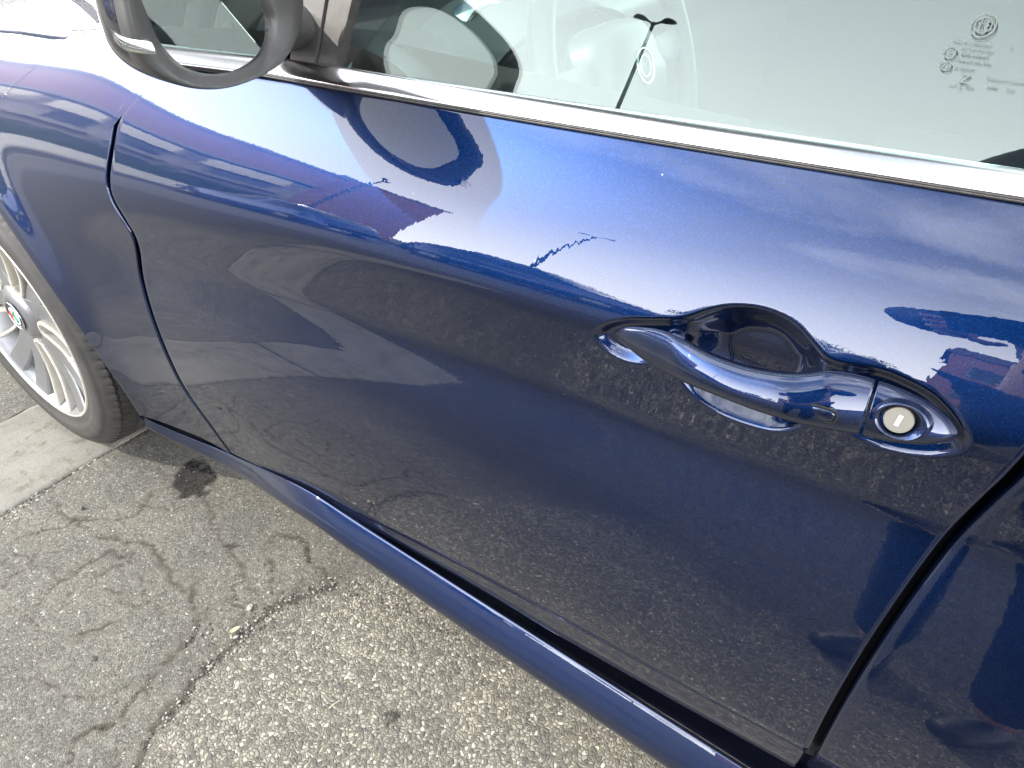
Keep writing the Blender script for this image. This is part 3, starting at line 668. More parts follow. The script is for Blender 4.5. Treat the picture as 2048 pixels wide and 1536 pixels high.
# far windows
P = np.array([[(x, 2*CYM-gp[1]-b*math.tan(TW), gp[2]+b) for x in (1.0+.3*b/.35, 2.45)] for b in (-.02, HW*.95)])
mesh('far_window', np.concatenate([P.reshape(-1, 3), P.reshape(-1, 3)-np.array([0, .004, 0])]), [(0, 1, 3, 2), (4, 6, 7, 5), (0, 4, 5, 1), (2, 3, 7, 6)], M['glass'], car)

# --- cabin
def soft_box(name, c, d, mat, parent, r=.03, rot=None, seg=3, taper=None):
    """rounded cushion shape from a superellipsoid"""
    nu_, nv_ = 40, 24; u = np.linspace(-math.pi, math.pi, nu_, endpoint=False); v = np.linspace(-math.pi/2, math.pi/2, nv_); e = .32
    f = lambda w: np.sign(w)*abs(w)**e
    U, Vv = np.meshgrid(u, v); P = np.stack([f(np.cos(Vv))*f(np.cos(U))*d[0]/2, f(np.cos(Vv))*f(np.sin(U))*d[1]/2, f(np.sin(Vv))*d[2]/2], -1)
    if taper: P[..., 1] *= 1-taper*(P[..., 2:3][..., 0]/d[2]+.5)
    if rot is not None: P = P @ np.array(Matrix.Rotation(rot, 3, 'Y')).T
    return mesh(name, P+np.asarray(c), gridF(nv_, nu_, cu=True), mat, parent, True)
def seat(y, x0=1.62):
    s = soft_box('seat', (x0-.22, y, .52), (.54, .50, .17), M['leather'], car)
    soft_box('backrest', (x0+.12, y, .83), (.15, .50, .64), M['leather'], s, rot=math.radians(20), taper=.18)
    soft_box('headrest', (x0+.26, y, 1.20), (.11, .27, .19), M['leather'], s, rot=math.radians(10), taper=.15)
    return s
seat(.52, 1.86); seat(1.34, 1.78)
# dashboard with padded top and two tones
prof = np.array([(.70, .955), (.86, .965), (.95, .955), (.985, .93), (.985, .89), (.96, .85), (.955, .78), (.93, .70), (.92, .50)])
pr = sm_poly(prof, 40); P = np.array([[(x-.03*math.cos((y-CYM)*2.0), y, z-.012*((y-CYM)/.7)**2) for x, z in pr] for y in np.linspace(.16, 1.70, 50)])
dash = mesh('dashboard', P, gridF(50, 40, flip=True), M['leather2'], car, True)
# hood over the instruments, stitched edge
P = np.array([[(.90+.12*t, .43+.21*math.sin(a), .90+.085*math.cos(a)-.02*t) for t in np.linspace(0, 1, 8)] for a in np.linspace(-1.75, 1.75, 30)])
hood_ = mesh('instrument_cowl', np.concatenate([P, P[::-1]*1.0-np.array([0, 0, .008])]), gridF(60, 8), M['leather2'], dash, True)
for yy in (.35, .51):
    V, F = lathe([(.062, 0), (.066, .028), (.072, .030), (.074, .024), (.074, 0)], (.915, yy, .905), 'x', 40); mesh('gauge_ring', V, F, M['chrome'], dash, True)
    V, F = lathe([(.0, .004), (.062, .004)], (.915, yy, .905), 'x', 40); mesh('gauge_face', V, F, M['gloss_black'], dash)
V, F = lathe([(.034, 0), (.036, .012), (.041, .014), (.043, .008), (.043, 0)], (.905, .235, .895), 'x', 40); vent = mesh('air_vent', V, F, M['chrome'], dash, True)
mb = MB()
for k in range(5): mb.box((.91, .235, .87+.0125*k), (.01, .066, .003))
o = mb.build('vent_slat', M['gloss_black'], dash); o['kind'] = 'stuff'
# steering wheel
sw0 = np.array([1.105, .43, .905]); sax = np.array([.93, 0, .37]); sax /= np.linalg.norm(sax); syy = np.array([0, 1.0, 0]); szz = np.cross(sax, syy)
a = np.linspace(0, 2*math.pi, 72, endpoint=False)
ringp = sw0+syy*(np.cos(a)*.180)[:, None]+szz*(np.sin(a)*.176)[:, None]
V, F = tube(ringp, .0155, 14, closed=True, up=sax); swh = mesh('steering_wheel', V, F, M['leather'], car, True)
nu_ = 44; u = np.linspace(0, 2*math.pi, nu_, endpoint=False); rows = []
for k, d in ((1.0, -.045), (1.02, -.01), (.97, .012), (.80, .022), (.4, .027), (.01, .028)):
    ca = np.sign(np.cos(u))*abs(np.cos(u))**.7; sa = np.sign(np.sin(u))*abs(np.sin(u))**.8
    rows.append(sw0+syy*(ca*.082*k*(1-.12*np.sign(sa)))[:, None]+szz*(sa*.062*k)[:, None]+sax*d)
P = np.array(rows); mesh('airbag_cover', P, gridF(6, nu_, cu=True), M['leather2'], swh, True)
for a0, w in ((.05, .020), (math.pi-.05, .020), (-math.pi/2, .016)):
    d = syy*math.cos(a0)+szz*math.sin(a0); V, F = tube([sw0+d*.07-sax*.004, sw0+d*.12-sax*.008, sw0+d*.172], np.array([[w, .006]]*3), 12, up=sax); mesh('wheel_spoke', V, F, M['alu'], swh, True)
# round crest on the cover: rim, cross field and green serpent field
def disc(c, n_, r, name, mat, parent, n=36, inner=0):
    n_ = np.asarray(n_, float); n_ /= np.linalg.norm(n_); e1 = np.cross(n_, [0, 0, 1.]); e1 /= np.linalg.norm(e1); e2 = np.cross(n_, e1)
    aa = np.arange(n)*2*math.pi/n; o_ = [c+e1*(math.cos(t)*r)+e2*(math.sin(t)*r) for t in aa]
    if inner:
        i_ = [c+e1*(math.cos(t)*inner)+e2*(math.sin(t)*inner) for t in aa]; return mesh(name, o_+i_, [(k, (k+1) % n, n+(k+1) % n, n+k) for k in range(n)], mat, parent)
    return mesh(name, o_+[p-n_*.002 for p in o_], [tuple(range(n))]+[(k, n+k, n+(k+1) % n, (k+1) % n) for k in range(n)], mat, parent)
M['white'] = simple('white enamel', (.75, .75, .72), .3); M['red'] = simple('red enamel', (.50, .03, .04), .3); M['green'] = simple('green enamel', (.03, .26, .14), .3); M['navy'] = simple('dark enamel', (.03, .04, .06), .3)
cb = sw0+sax*.0300
V, F = tube([cb+syy*(math.cos(t)*.021)+szz*(math.sin(t)*.021) for t in np.arange(36)*math.pi/18], .0016, 8, closed=True, up=sax); mesh('badge_ring', V, F, M['chrome'], swh, True)
V, F = tube([cb+syy*(math.cos(t)*.013)+szz*(math.sin(t)*.013) for t in np.arange(36)*math.pi/18], .0009, 8, closed=True, up=sax); mesh('badge_ring', V, F, M['chrome'], swh, True)
# door card
P = np.array([[(x, .20-.02*math.sin(t*3), .95-.62*t) for x in np.linspace(.76, 1.60, 20)] for t in np.linspace(0, 1, 14)]); mesh('door_card', P, gridF(14, 20, flip=True), M['leather'], car, True)
mb = MB(); mb.box((1.45, .93, .55), (.9, .20, .28)); mb.build('centre_console', M['leather2'], car)
P = np.array([[(x, 1.67, .95-.62*t) for x in np.linspace(.76, 2.4, 8)] for t in np.linspace(0, 1, 6)]); mesh('far_door_card', P, gridF(6, 8), M['leather'], car, True)

# --- front wheel
wy = -.030; wc = np.array([HUB[0], wy, HUB[2]])
wheel = tag(empty('front_wheel', tuple(wc)), None); wheel.parent = car; wheel.location = wc-np.array(car.location)
def Y(prof): return [(r, h) for r, h in prof]
# tyre: sidewall + tread with long and cross grooves
na = 576; aa = np.arange(na)*2*math.pi/na
tp = [(.236, .006), (.240, -.001), (.247, -.004), (.256, -.003), (.262, -.0085), (.270, -.0095), (.284, -.009), (.296, -.0055), (.297, -.0040), (.306, -.001), (.315, .006), (.3205, .013), (.3235, .018)]
tread = []
w0, w1 = .018, .207
for t in np.linspace(0, 1, 49):
    y = w0+(w1-w0)*t; crown = .3268-.0045*abs(2*t-1)**3; g_ = 0
    for gc in (.20, .40, .60, .80):
        if abs(t-gc) < .022: g_ = .007
    tread.append((crown-g_, y))
tp2 = [(.3205, .212), (.31, .221), (.28, .232), (.24, .220)]
allp = tp+tread+tp2; rows = []
for i, (r, h) in enumerate(allp):
    rr = np.full(na, r); k = i-len(tp)
    if 0 <= k < 49 or i in (len(tp)-1, len(tp)-2):
        t = max(k, 0)/48; ph = (aa/(2*math.pi)*96+(.9*math.sin(t*math.pi*2.2))) % 1
        edge = (t < .19 or t > .81); rr = rr-np.where(ph < (.17 if edge else .10), .0055 if k >= 0 else .004, 0)
    rows.append(np.stack([rr*np.cos(aa), np.full(na, h), rr*np.sin(aa)], 1)+wc)
P = np.array(rows); mesh('tyre', P, gridF(len(rows), na, cu=True, flip=True), M['tyre'], wheel, True)
P, F = lathe([(.2405, .010), (.2425, -.0005), (.2405, -.0035), (.2355, -.003), (.2335, .004), (.228, .012), (.222, .022), (.214, .06), (.206, .18), (.21, .2)], wc, 'y', 120)
mesh('rim', P, [f[::-1] for f in F], M['silver'], wheel, True)
P, F = lathe([(.2425, -.0008), (.2408, -.0040), (.2362, -.0036), (.2352, -.001)], wc, 'y', 120); mesh('rim_edge', P, [f[::-1] for f in F], M['machined'], wheel, True)
P, F = lathe([(.02, .105), (.155, .105), (.155, .13), (.02, .13)], wc, 'y', 64); mesh('brake_disc', P, [f[::-1] for f in F], M['brake'], wheel)
P, F = lathe([(.0, .012), (.030, .012), (.034, .008), (.046, .010), (.062, .020), (.072, .040), (.075, .09)], wc, 'y', 60); mesh('wheel_hub', P, [f[::-1] for f in F], M['silver'], wheel, True)
P, F = lathe([(0, .19), (.24, .19)], wc, 'y', 40); mesh('wheel_liner', P, F, M['black'], wheel)
def polar(r, t, y): return wc+np.array([r*math.cos(t), y, r*math.sin(t)])
def ribbon(path, w, depth, mat, name, dish):
    """raised rib with flat face; path of (r, angle)"""
    C = np.array([polar(r, t, dish(r)) for r, t in path]); T = np.gradient(C, axis=0); T[:, 1] = 0; T /= np.linalg.norm(T, axis=1, keepdims=True)
    Nn = np.stack([-T[:, 2], 0*T[:, 0], T[:, 0]], 1); w = np.broadcast_to(w, (len(C),))[:, None]; dn = np.array([0, 1., 0])
    rows = [C-Nn*w*.62+dn*depth, C-Nn*w*.56+dn*.003, C-Nn*w*.46, C+Nn*w*.46, C+Nn*w*.56+dn*.003, C+Nn*w*.62+dn*depth]
    P = np.array(rows); F = [tuple(f) for f in gridF(6, len(C), flip=False)]
    return mesh(name, P, F, mat, wheel)
dish = lambda r: .016-.0175*np.clip((r-.05)/.19, 0, 1)**1.0+.010*math.sin(math.pi*np.clip((r-.05)/.19, 0, 1))
ph0 = math.radians(-8)
for k in range(5):
    t0 = ph0+k*2*math.pi/5
    rr = np.concatenate([np.linspace(.237, .085, 12), [.072, .066], [.066, .072], np.linspace(.085, .237, 12)])
    hw = np.concatenate([np.interp(np.linspace(.237, .085, 12), [.085, .14, .237], [.20, .165, .115]), [.20, .08], [-.08, -.20], -np.interp(np.linspace(.085, .237, 12), [.085, .14, .237], [.20, .165, .115])])
    path = sm_poly(np.stack([rr, t0+hw], 1), 60)
    ribbon(path, .0068, .040, M['machined'], 'petal_rib', dish)
    for s_ in (-1, 1):
        path = sm_poly([(.050, t0+math.pi/5-s_*.10), (.10, t0+math.pi/5+s_*.13), (.16, t0+math.pi/5+s_*.175), (.205, t0+math.pi/5+s_*.195), (.236, t0+math.pi/5+s_*.20)], 26)
        ribbon(path, np.interp(np.linspace(0, 1, 26), [0, .3, 1], [.042, .044, .050]), .050, M['silver'], 'spoke', lambda r: dish(r)+.004)
    P, F = lathe([(.0, .022), (.0095, .022), (.0105, .026), (.0105, .05)], polar(.053, t0+math.pi/5*0+.0, 0)-np.array([0, 0, 0]), 'y', 14)
    mesh('wheel_bolt', P, [f[::-1] for f in F], M['brake'], wheel, True)
# centre cap with crest
cc = wc+np.array([0, .0060, 0]); nf = np.array([0, -1., 0])
disc(cc, nf, .0315, 'centre_cap', M['navy'], wheel); 
V, F = tube([cc+np.array([math.cos(t)*.0305, -.001, math.sin(t)*.0305]) for t in np.arange(40)*math.pi/20], .0014, 8, closed=True, up=(0, 1, 0)); mesh('badge_ring', V, F, M['chrome'], wheel, True)
V, F = tube([cc+np.array([math.cos(t)*.0200, -.001, math.sin(t)*.0200]) for t in np.arange(40)*math.pi/20], .0009, 8, closed=True, up=(0, 1, 0)); mesh('badge_ring', V, F, M['chrome'], wheel, True)
disc(cc+nf*.0012, nf, .0195, 'badge_field', M['white'], wheel)
mb = MB(); mb.box(cc+np.array([-.008, -.0036, 0]), (.005, .001, .026)); mb.box(cc+np.array([-.008, -.0037, .001]), (.014, .001, .005)); mb.build('badge_cross', M['red'], wheel)
V, F = tube(cc+np.array([[.005+.004*math.sin(t*6.5), -.0018, -.013+.026*t] for t in np.linspace(0, 1, 24)]), .0024, 8, up=(0, 1, 0)); mesh('badge_serpent', V, F, M['green'], wheel, True)
V, F = tube([polar(.215, ph0+.05, .020), polar(.205, ph0+.03, .010), polar(.199, ph0+.02, .002)], [.004, .004, .0048], 10, up=(0, 1, 0)); mesh('valve', V, F, simple('valve cap', (.7, .68, .6), .4), wheel, True)
# liner of the arch
a_ = np.linspace(-.35, math.pi+.35, 60); P = np.array([[(.425*math.cos(t), y, .327+.425*math.sin(t)) for t in a_] for y in (.03, .06, .34)])
mesh('arch_liner', P, gridF(3, 60), M['black'], car, True)
# other wheels, simpler: seen only from beside
for wx, wyy in ((2.82, .03), (2.82, 1.83), (0, 1.83)):
    sgn = 1 if wyy < .9 else -1
    P, F = lathe([(.23, 0), (.30, -.004*sgn), (.327, .02*sgn), (.327, .20*sgn), (.24, .22*sgn)], (wx, wyy, .327), 'y', 60); tw = mesh('wheel', P, F, M['tyre'], car, True)
    P, F = lathe([(.0, .01*sgn), (.05, .01*sgn), (.08, .03*sgn), (.20, .02*sgn), (.235, 0)], (wx, wyy, .327), 'y', 40); mesh('rim', P, F, M['silver'], tw, True)

# --- etched marking in the corner of the window
def text_mesh(s, size, a, b, rot=0.0, mat=None, parent=None, name='etched_text', sx=1.0, shear=0.0, align='LEFT', basis=None):
    cu = bpy.data.curves.new(name, 'FONT'); cu.body = s; cu.size = size; cu.align_x = align; cu.shear = shear; cu.resolution_u = 2; cu.space_character = 1.06
    to = bpy.data.objects.new(name, cu); COL.objects.link(to); bpy.context.view_layer.update()
    me = bpy.data.meshes.new_from_object(to.evaluated_get(bpy.context.evaluated_depsgraph_get())); bpy.data.objects.remove(to)
    V = np.array([v.co for v in me.vertices]); F = [tuple(p.vertices) for p in me.polygons]; bpy.data.meshes.remove(me)
    V[:, 0] *= sx; c, s_ = math.cos(rot), math.sin(rot); x = V[:, 0]*c-V[:, 1]*s_; y = V[:, 0]*s_+V[:, 1]*c
    if basis is None: Pw = np.array([gl(a+i, b+j, .0008-.004+.004) for i, j in zip(x, y)])
    else: o_, e1, e2 = basis; Pw = o_+np.outer(a+x, e1)+np.outer(b+y, e2)
    return mesh(name, Pw, F, mat or M['marking'], parent)
def T(s, u0, u1, hpx, sh=0.0):
    """lettering with its base line from pixel u0 to u1"""
    p, q = gab(u0), gab(u1); d = q-p; ang = math.atan2(d[1], d[0]); ht = abs(gab((u0[0], u0[1]-hpx))[1]-p[1])
    o_ = text_mesh(s, ht/.70, 0, 0); w = max(o_.dimensions.x, 1e-4); bpy.context.view_layer.update(); w = max(v.co.x for v in o_.data.vertices)-min(v.co.x for v in o_.data.vertices)
    bpy.data.objects.remove(o_); return text_mesh(s, ht/.70, p[0], p[1], ang, parent=win, sx=np.linalg.norm(d)/w)
def circ(c, r, w=.0004, e=1.0):
    a = np.arange(48)*2*math.pi/48; p = gab(c); k = 48
    V = [gl(p[0]+math.cos(t)*rr, p[1]+math.sin(t)*rr*e, .0008) for rr in (r-w, r+w) for t in a]
    return mesh('etched_circle', V, [(i, (i+1) % k, k+(i+1) % k, k+i) for i in range(k)], M['marking'], win)
px_ = np.linalg.norm(gab((1985, 100))-gab((1965, 100)))/20
T('AGC AUTOMOTIVE', (1903, 82), (1982, 92), 7); T('DOT-24 M25 AS2', (1920, 96), (1985, 104), 6.5); T('43R-00049', (1918, 108), (1974, 116), 9)
T('TRANSP.70% MIN.', (1909, 120), (1982, 130), 7); T('E 000259', (1908, 136), (1946, 141), 7); T('OCP N\u00b0 0009', (1893, 171), (1944, 178), 7); T('17 -', (1911, 182), (1924, 184), 5); T('- - -', (1904, 186), (1916, 188), 3)
T('T', (2018, 97), (2024, 98), 8); T('00505471220598861', (1972, 158), (2066, 170), 6); T('D488', (1971, 175), (1992, 178), 7); T('20R', (2010, 181), (2028, 184), 7)
circ((1899, 104), 13*px_); T('E', (1892, 109), (1901, 111), 12); T('6', (1903, 108), (1908, 109), 7)
circ((1890, 131), 12.5*px_, e=.8); T('(((', (1882, 134), (1899, 137), 9)
T('Z', (1914, 164), (1936, 168), 19)
circ((1967, 50), 25.5*px_); circ((1967, 50), 17*px_)
cgc = gab((1967, 50))
for i, ch in enumerate('ALFA ROMEO'):
    if ch == ' ': continue
    t = math.radians(160-i*15.5); r = 18.3*px_
    text_mesh(ch, 6.8*px_, cgc[0]+r*math.cos(t), cgc[1]+r*math.sin(t), t-math.pi/2, parent=win)
def etch_path(L, w=.00035, name='etched_line'):
    P = sm_poly([cgc+np.array(q)*px_ for q in L], 40); T_ = np.gradient(P, axis=0); T_ /= np.linalg.norm(T_, axis=1, keepdims=True); Nn = np.stack([-T_[:, 1], T_[:, 0]], 1)
    V = [gl(a, b, .0008) for a, b in np.concatenate([P+Nn*w, P-Nn*w])]; k = len(P); mesh(name, V, [(i, i+1, k+i+1, k+i) for i in range(k-1)], M['marking'], win)
etch_path([(-6, 15), (-6, -14)]); etch_path([(-12, 3), (-1, 3)]); etch_path([(0, 16.5), (0, -16.5)], .0002)
etch_path([(5, 12), (11, 9), (5, 5), (10, 0), (5, -4), (10, -8), (5, -12)], .0006)
etch_path([(3, 9), (6, 13), (9, 13), (11, 10)], .0004)
# ================================================================ GROUND
def gpx(L): return np.array([on_ground(u)[:2] for u in L])
def z7(L): return [(x*.4792, 800+y*.4792) for x, y in L]
CR = [  # cracks: (points in the enlarged lower-left view, width m, depth)
 ([(1400, 762), (1330, 785), (1250, 812), (1170, 850), (1085, 920), (1005, 1000), (930, 1050), (880, 1095), (845, 1140), (800, 1180), (770, 1240), (735, 1285), (640, 1380), (585, 1540)], .010, .004),
 ([(810, 760), (822, 850), (832, 920), (790, 1000), (700, 1090), (620, 1180), (560, 1270), (480, 1340), (300, 1410)], .005, .004),
 ([(640, 600), (670, 670), (725, 735), (790, 790)], .005, .003),
 ([(240, 430), (300, 505), (380, 530), (450, 565), (540, 592), (640, 602)], .004, .003),
 ([(0, 602), (120, 565), (240, 530), (300, 502), (400, 495), (500, 500), (580, 480), (605, 435), (690, 335), (770, 275), (860, 230)], .0035, .003),
 ([(850, 395), (885, 480), (905, 560), (950, 610)], .004, .003), ([(880, 455), (930, 430), (1000, 388)], .003, .002),
 ([(110, 885), (240, 765), (340, 700), (450, 650), (560, 640)], .0045, .003), ([(250, 830), (400, 740), (540, 670)], .003, .002),
 ([(1110, 640), (1160, 690), (1150, 760), (1050, 800)], .004, .003), ([(1130, 600), (1160, 572), (1250, 575), (1290, 640), (1340, 700), (1400, 740)], .004, .003),
 ([(560, 440), (700, 440), (840, 445)], .003, .002), ([(0, 700), (60, 640), (110, 665)], .003, .002), ([(0, 770), (120, 690), (210, 560)], .003, .002),
 ([(320, 985), (400, 965), (470, 935)], .006, .003), ([(480, 1400), (490, 1540)], .003, .002), ([(0, 905), (110, 885), (170, 960), (150, 1080)], .0028, .002), ([(400, 740), (470, 820), (610, 850), (700, 900)], .0028, .002), ([(240, 765), (200, 690), (250, 610)], .0026, .002), ([(950, 610), (1010, 700), (980, 800), (1005, 1000)], .003, .002), ([(540, 592), (520, 660), (600, 760), (640, 850)], .0026, .002), ([(0, 1120), (130, 1150), (260, 1230), (420, 1240), (560, 1180)], .0028, .002), ([(690, 335), (760, 400), (850, 395), (900, 330)], .0026, .002), ([(240, 1540), (330, 1390), (520, 1330)], .003, .003)]
CRW = [(gpx(z7(c)), w, d) for c, w, d in CR]
def dens(lo, hi, a, b, st, far):
    m = np.arange(a, b, st); out = [m]
    g, x = st, a
    L_ = []
    while x > lo: g *= far; x -= g; L_.append(x)
    R_ = []; g, x = st, b
    while x < hi: R_.append(x); g *= far; x += g
    return np.concatenate([L_[::-1], m, R_])
gx = dens(-420, 420, -.30, 1.65, .0052, 1.10); gy = dens(-420, 420, -.85, .35, .0052, 1.10)
GX, GYY = np.meshgrid(gx, gy)
def pdist(X, Y, P):
    d = np.full(X.shape, 1e9)
    for a, b in zip(P[:-1], P[1:]):
        e = b-a; t = np.clip(((X-a[0])*e[0]+(Y-a[1])*e[1])/(e @ e), 0, 1); d = np.minimum(d, np.hypot(X-a[0]-t*e[0], Y-a[1]-t*e[1]))
    return d
near = (GX > -1) & (GX < 2) & (GYY > -1.2) & (GYY < .6)
rng = np.random.default_rng(5)
def vnoise(X, Y, f, seed):
    """smooth value noise"""
    r = np.random.default_rng(seed); G_ = r.random((64, 64)); x = X*f; y = Y*f; xi = np.floor(x).astype(int); yi = np.floor(y).astype(int); fx = sstep(x-xi); fy = sstep(y-yi)
    g = lambda i, j: G_[i % 64, j % 64]
    return (g(xi, yi)*(1-fx)+g(xi+1, yi)*fx)*(1-fy)+(g(xi, yi+1)*(1-fx)+g(xi+1, yi+1)*fx)*fy
Zg = np.zeros(GX.shape); crack = np.zeros(GX.shape); dirt = np.zeros(GX.shape)
xn, yn = GX[near], GYY[near]
wx_ = xn+.020*(vnoise(xn, yn, 38, 1)-.5)+.010*(vnoise(xn, yn, 110, 2)-.5); wy_ = yn+.020*(vnoise(xn, yn, 38, 3)-.5)+.010*(vnoise(xn, yn, 110, 4)-.5)
zn = .004*(vnoise(xn, yn, 4, 7)-.5)+.0022*(vnoise(xn, yn, 70, 8)-.5)+.0016*(vnoise(xn, yn, 160, 9)-.5)
cn = np.zeros(xn.shape); dn_ = np.zeros(xn.shape)
for P_, w, d in CRW:
    q = pdist(wx_, wy_, P_); wv = w*.95*(.5+1.1*vnoise(xn, yn, 25, 11))
    k = np.clip(1-q/wv, 0, 1); cn = np.maximum(cn, k); dn_ = np.maximum(dn_, np.clip(1-q/(wv*4.5), 0, 1)*(.35+.65*(w > .0045))); zn = zn-d*k
# coarse patch to the right of the main seam
seam = CRW[0][0]; poly = np.concatenate([seam, gpx([(280, 1700), (2300, 1900), (1500, 1250), (900, 1150)])]); ext_r = gpx([(1500, 1536)])
cs = sdist(wx_, wy_, np.concatenate([seam, gpx([(230, 1600)]), [[1.3, -1.6], [3.0, -1.6], [3.0, .9], [1.3, .6]]]))
coarse = np.zeros(GX.shape); coarse[near] = sstep(cs/.02+.5); coarse[~near] = ((GX[~near] > .7)).astype(float)
far_p = np.clip((np.hypot(GX-1, GYY)-1.2)/3, 0, 1)
Zg[near] = zn; crack[near] = cn
slab_d = np.where(GYY > -1.79, np.abs(GX+.02)-.15, 1.0)
dirt[near] = np.maximum(dn_, np.clip(1-np.abs(slab_d[near])/.022, 0, 1)*(.5+.5*vnoise(xn, yn, 30, 21)))
dirt[near] = np.maximum(dirt[near], .8*np.clip(1-pdist(wx_, wy_, gpx([(700, 1170), (860, 1240), (1010, 1300), (1180, 1430), (1340, 1540)]))/.035, 0, 1)*vnoise(xn, yn, 40, 22))
Zg[near] -= .012*np.clip(-slab_d[near]/.006, 0, 1)
Zg[~near] = np.where(slab_d[~near] < 0, -.012, 0)
# oil stain
oc = on_ground((391, 955))[:2]; ex = on_ground((430, 945))[:2]-on_ground((352, 965))[:2]; ey = on_ground((395, 985))[:2]-on_ground((385, 922))[:2]
Mx = np.linalg.inv(np.stack([ex/2, ey/2], 1)); q = (np.stack([wx_, wy_], -1)-oc) @ Mx.T; stain = np.zeros(GX.shape)
stain[near] = np.clip((1.08-np.hypot(q[..., 0], q[..., 1])+.34*(vnoise(xn, yn, 60, 31)-.5))*8, 0, 1)
for u, rr in (((782, 1438), .010), ((465, 1095), .007)):
    c_ = on_ground(u)[:2]; q2 = np.hypot(wx_-c_[0], wy_-c_[1]); stain[near] = np.maximum(stain[near], np.clip((1-q2/rr+.8*(vnoise(xn, yn, 90, 32)-.5))*4, 0, 1)*.8)
refl_dim = sstep((-.60-GYY+.10*np.sin(GX*3.1)+.05*np.sin(GX*9+1))/.40)  # dimmer reflection in the doors, painted into the ground colour further out
V = np.stack([GX, GYY, Zg], -1)
m, t, out = newmat('weathered asphalt'); b = pbsdf(t, out, Roughness=.86); b.inputs['Specular IOR Level'].default_value = .35
L = t.links.new
def attr(n_): a_ = N(t, 'ShaderNodeAttribute', attribute_name=n_); return a_.outputs['Fac']
tc = N(t, 'ShaderNodeTexCoord')
wn = N(t, 'ShaderNodeTexNoise', i_Scale=60.0, i_Detail=2.0); L(tc.outputs['Object'], wn.inputs['Vector'])
wm = N(t, 'ShaderNodeMix', data_type='VECTOR'); wm.inputs[0].default_value = .012; L(tc.outputs['Object'], wm.inputs[4]); L(wn.outputs['Color'], wm.inputs[5])
def aggregate(scale, lo, mid, hi, white, seed):
    v = N(t, 'ShaderNodeTexVoronoi', i_Scale=scale); L(wm.outputs[1], v.inputs['Vector']); e = N(t, 'ShaderNodeTexVoronoi', i_Scale=scale, feature='DISTANCE_TO_EDGE'); L(wm.outputs[1], e.inputs['Vector'])
    s_ = N(t, 'ShaderNodeSeparateColor'); L(v.outputs['Color'], s_.inputs[0]); r = ramp(t, s_.outputs[seed], [(0, lo), (.18, lo), (.45, mid), (.80, hi), (.93, hi), (.97, white)])
    h = N(t, 'ShaderNodeMapRange'); h.inputs[1].default_value = 0; h.inputs[2].default_value = .22; L(e.outputs['Distance'], h.inputs[0])
    return r, h, s_
rf, hf, sf = aggregate(300.0, (0.078, 0.077, 0.073), (0.137, 0.134, 0.126), (0.185, 0.182, 0.171), (0.336, 0.330, 0.308), 0)
rc, hc, sc_ = aggregate(165.0, (0.096, 0.098, 0.098), (0.192, 0.188, 0.172), (0.288, 0.284, 0.256), (0.496, 0.488, 0.448), 1)
mf = N(t, 'ShaderNodeMix', data_type='RGBA'); mf.inputs[6].default_value = (.110, .107, .096, 1); L(hf.outputs[0], mf.inputs[0]); L(rf.outputs[0], mf.inputs[7])
mc = N(t, 'ShaderNodeMix', data_type='RGBA'); mc.inputs[6].default_value = (.118, .110, .092, 1); L(hc.outputs[0], mc.inputs[0]); L(rc.outputs[0], mc.inputs[7])
mm = N(t, 'ShaderNodeMix', data_type='RGBA'); L(attr('coarse'), mm.inputs[0]); L(mf.outputs[2], mm.inputs[6]); L(mc.outputs[2], mm.inputs[7])
# blotches, lichen-yellow and blue-grey areas
n1 = N(t, 'ShaderNodeTexNoise', i_Scale=7.0, i_Detail=6.0, i_Roughness=.6); L(tc.outputs['Object'], n1.inputs['Vector'])
r1 = ramp(t, n1.outputs[0], [(.30, (.88, .87, .83)), (.50, (1.10, 1.07, 1.00)), (.70, (1.28, 1.23, 1.09))]); mu = N(t, 'ShaderNodeMix', data_type='RGBA', blend_type='MULTIPLY'); mu.inputs[0].default_value = 1; L(mm.outputs[2], mu.inputs[6]); L(r1.outputs[0], mu.inputs[7])
n2 = N(t, 'ShaderNodeTexNoise', i_Scale=240.0, i_Detail=4.0, i_Roughness=.7); L(tc.outputs['Object'], n2.inputs['Vector']); r2 = ramp(t, n2.outputs[0], [(.25, .55), (.5, 1.0), (.75, 1.35)])
mu2 = N(t, 'ShaderNodeMix', data_type='RGBA', blend_type='MULTIPLY'); mu2.inputs[0].default_value = .8; L(mu.outputs[2], mu2.inputs[6]); L(r2.outputs[0], mu2.inputs[7])
nd = N(t, 'ShaderNodeTexNoise', i_Scale=90.0, i_Detail=5.0); L(tc.outputs['Object'], nd.inputs['Vector']); rd_ = ramp(t, nd.outputs[0], [(.3, (.070, .060, .048)), (.5, (.122, .108, .088)), (.72, (.205, .188, .158))])
dm = N(t, 'ShaderNodeMath', operation='MULTIPLY'); L(attr('dirt'), dm.inputs[0]); dm.inputs[1].default_value = .75
m3 = N(t, 'ShaderNodeMix', data_type='RGBA'); L(dm.outputs[0], m3.inputs[0]); L(mu2.outputs[2], m3.inputs[6]); L(rd_.outputs[0], m3.inputs[7])
m4 = N(t, 'ShaderNodeMix', data_type='RGBA'); ck = N(t, 'ShaderNodeMath', operation='MULTIPLY'); L(attr('crack'), ck.inputs[0]); ck.inputs[1].default_value = .85; L(ck.outputs[0], m4.inputs[0]); L(m3.outputs[2], m4.inputs[6]); m4.inputs[7].default_value = (.055, .045, .036, 1)
st_ = N(t, 'ShaderNodeMix', data_type='RGBA', blend_type='MULTIPLY'); L(attr('stain'), st_.inputs[0]); L(m4.outputs[2], st_.inputs[6]); st_.inputs[7].default_value = (.07, .06, .055, 1)
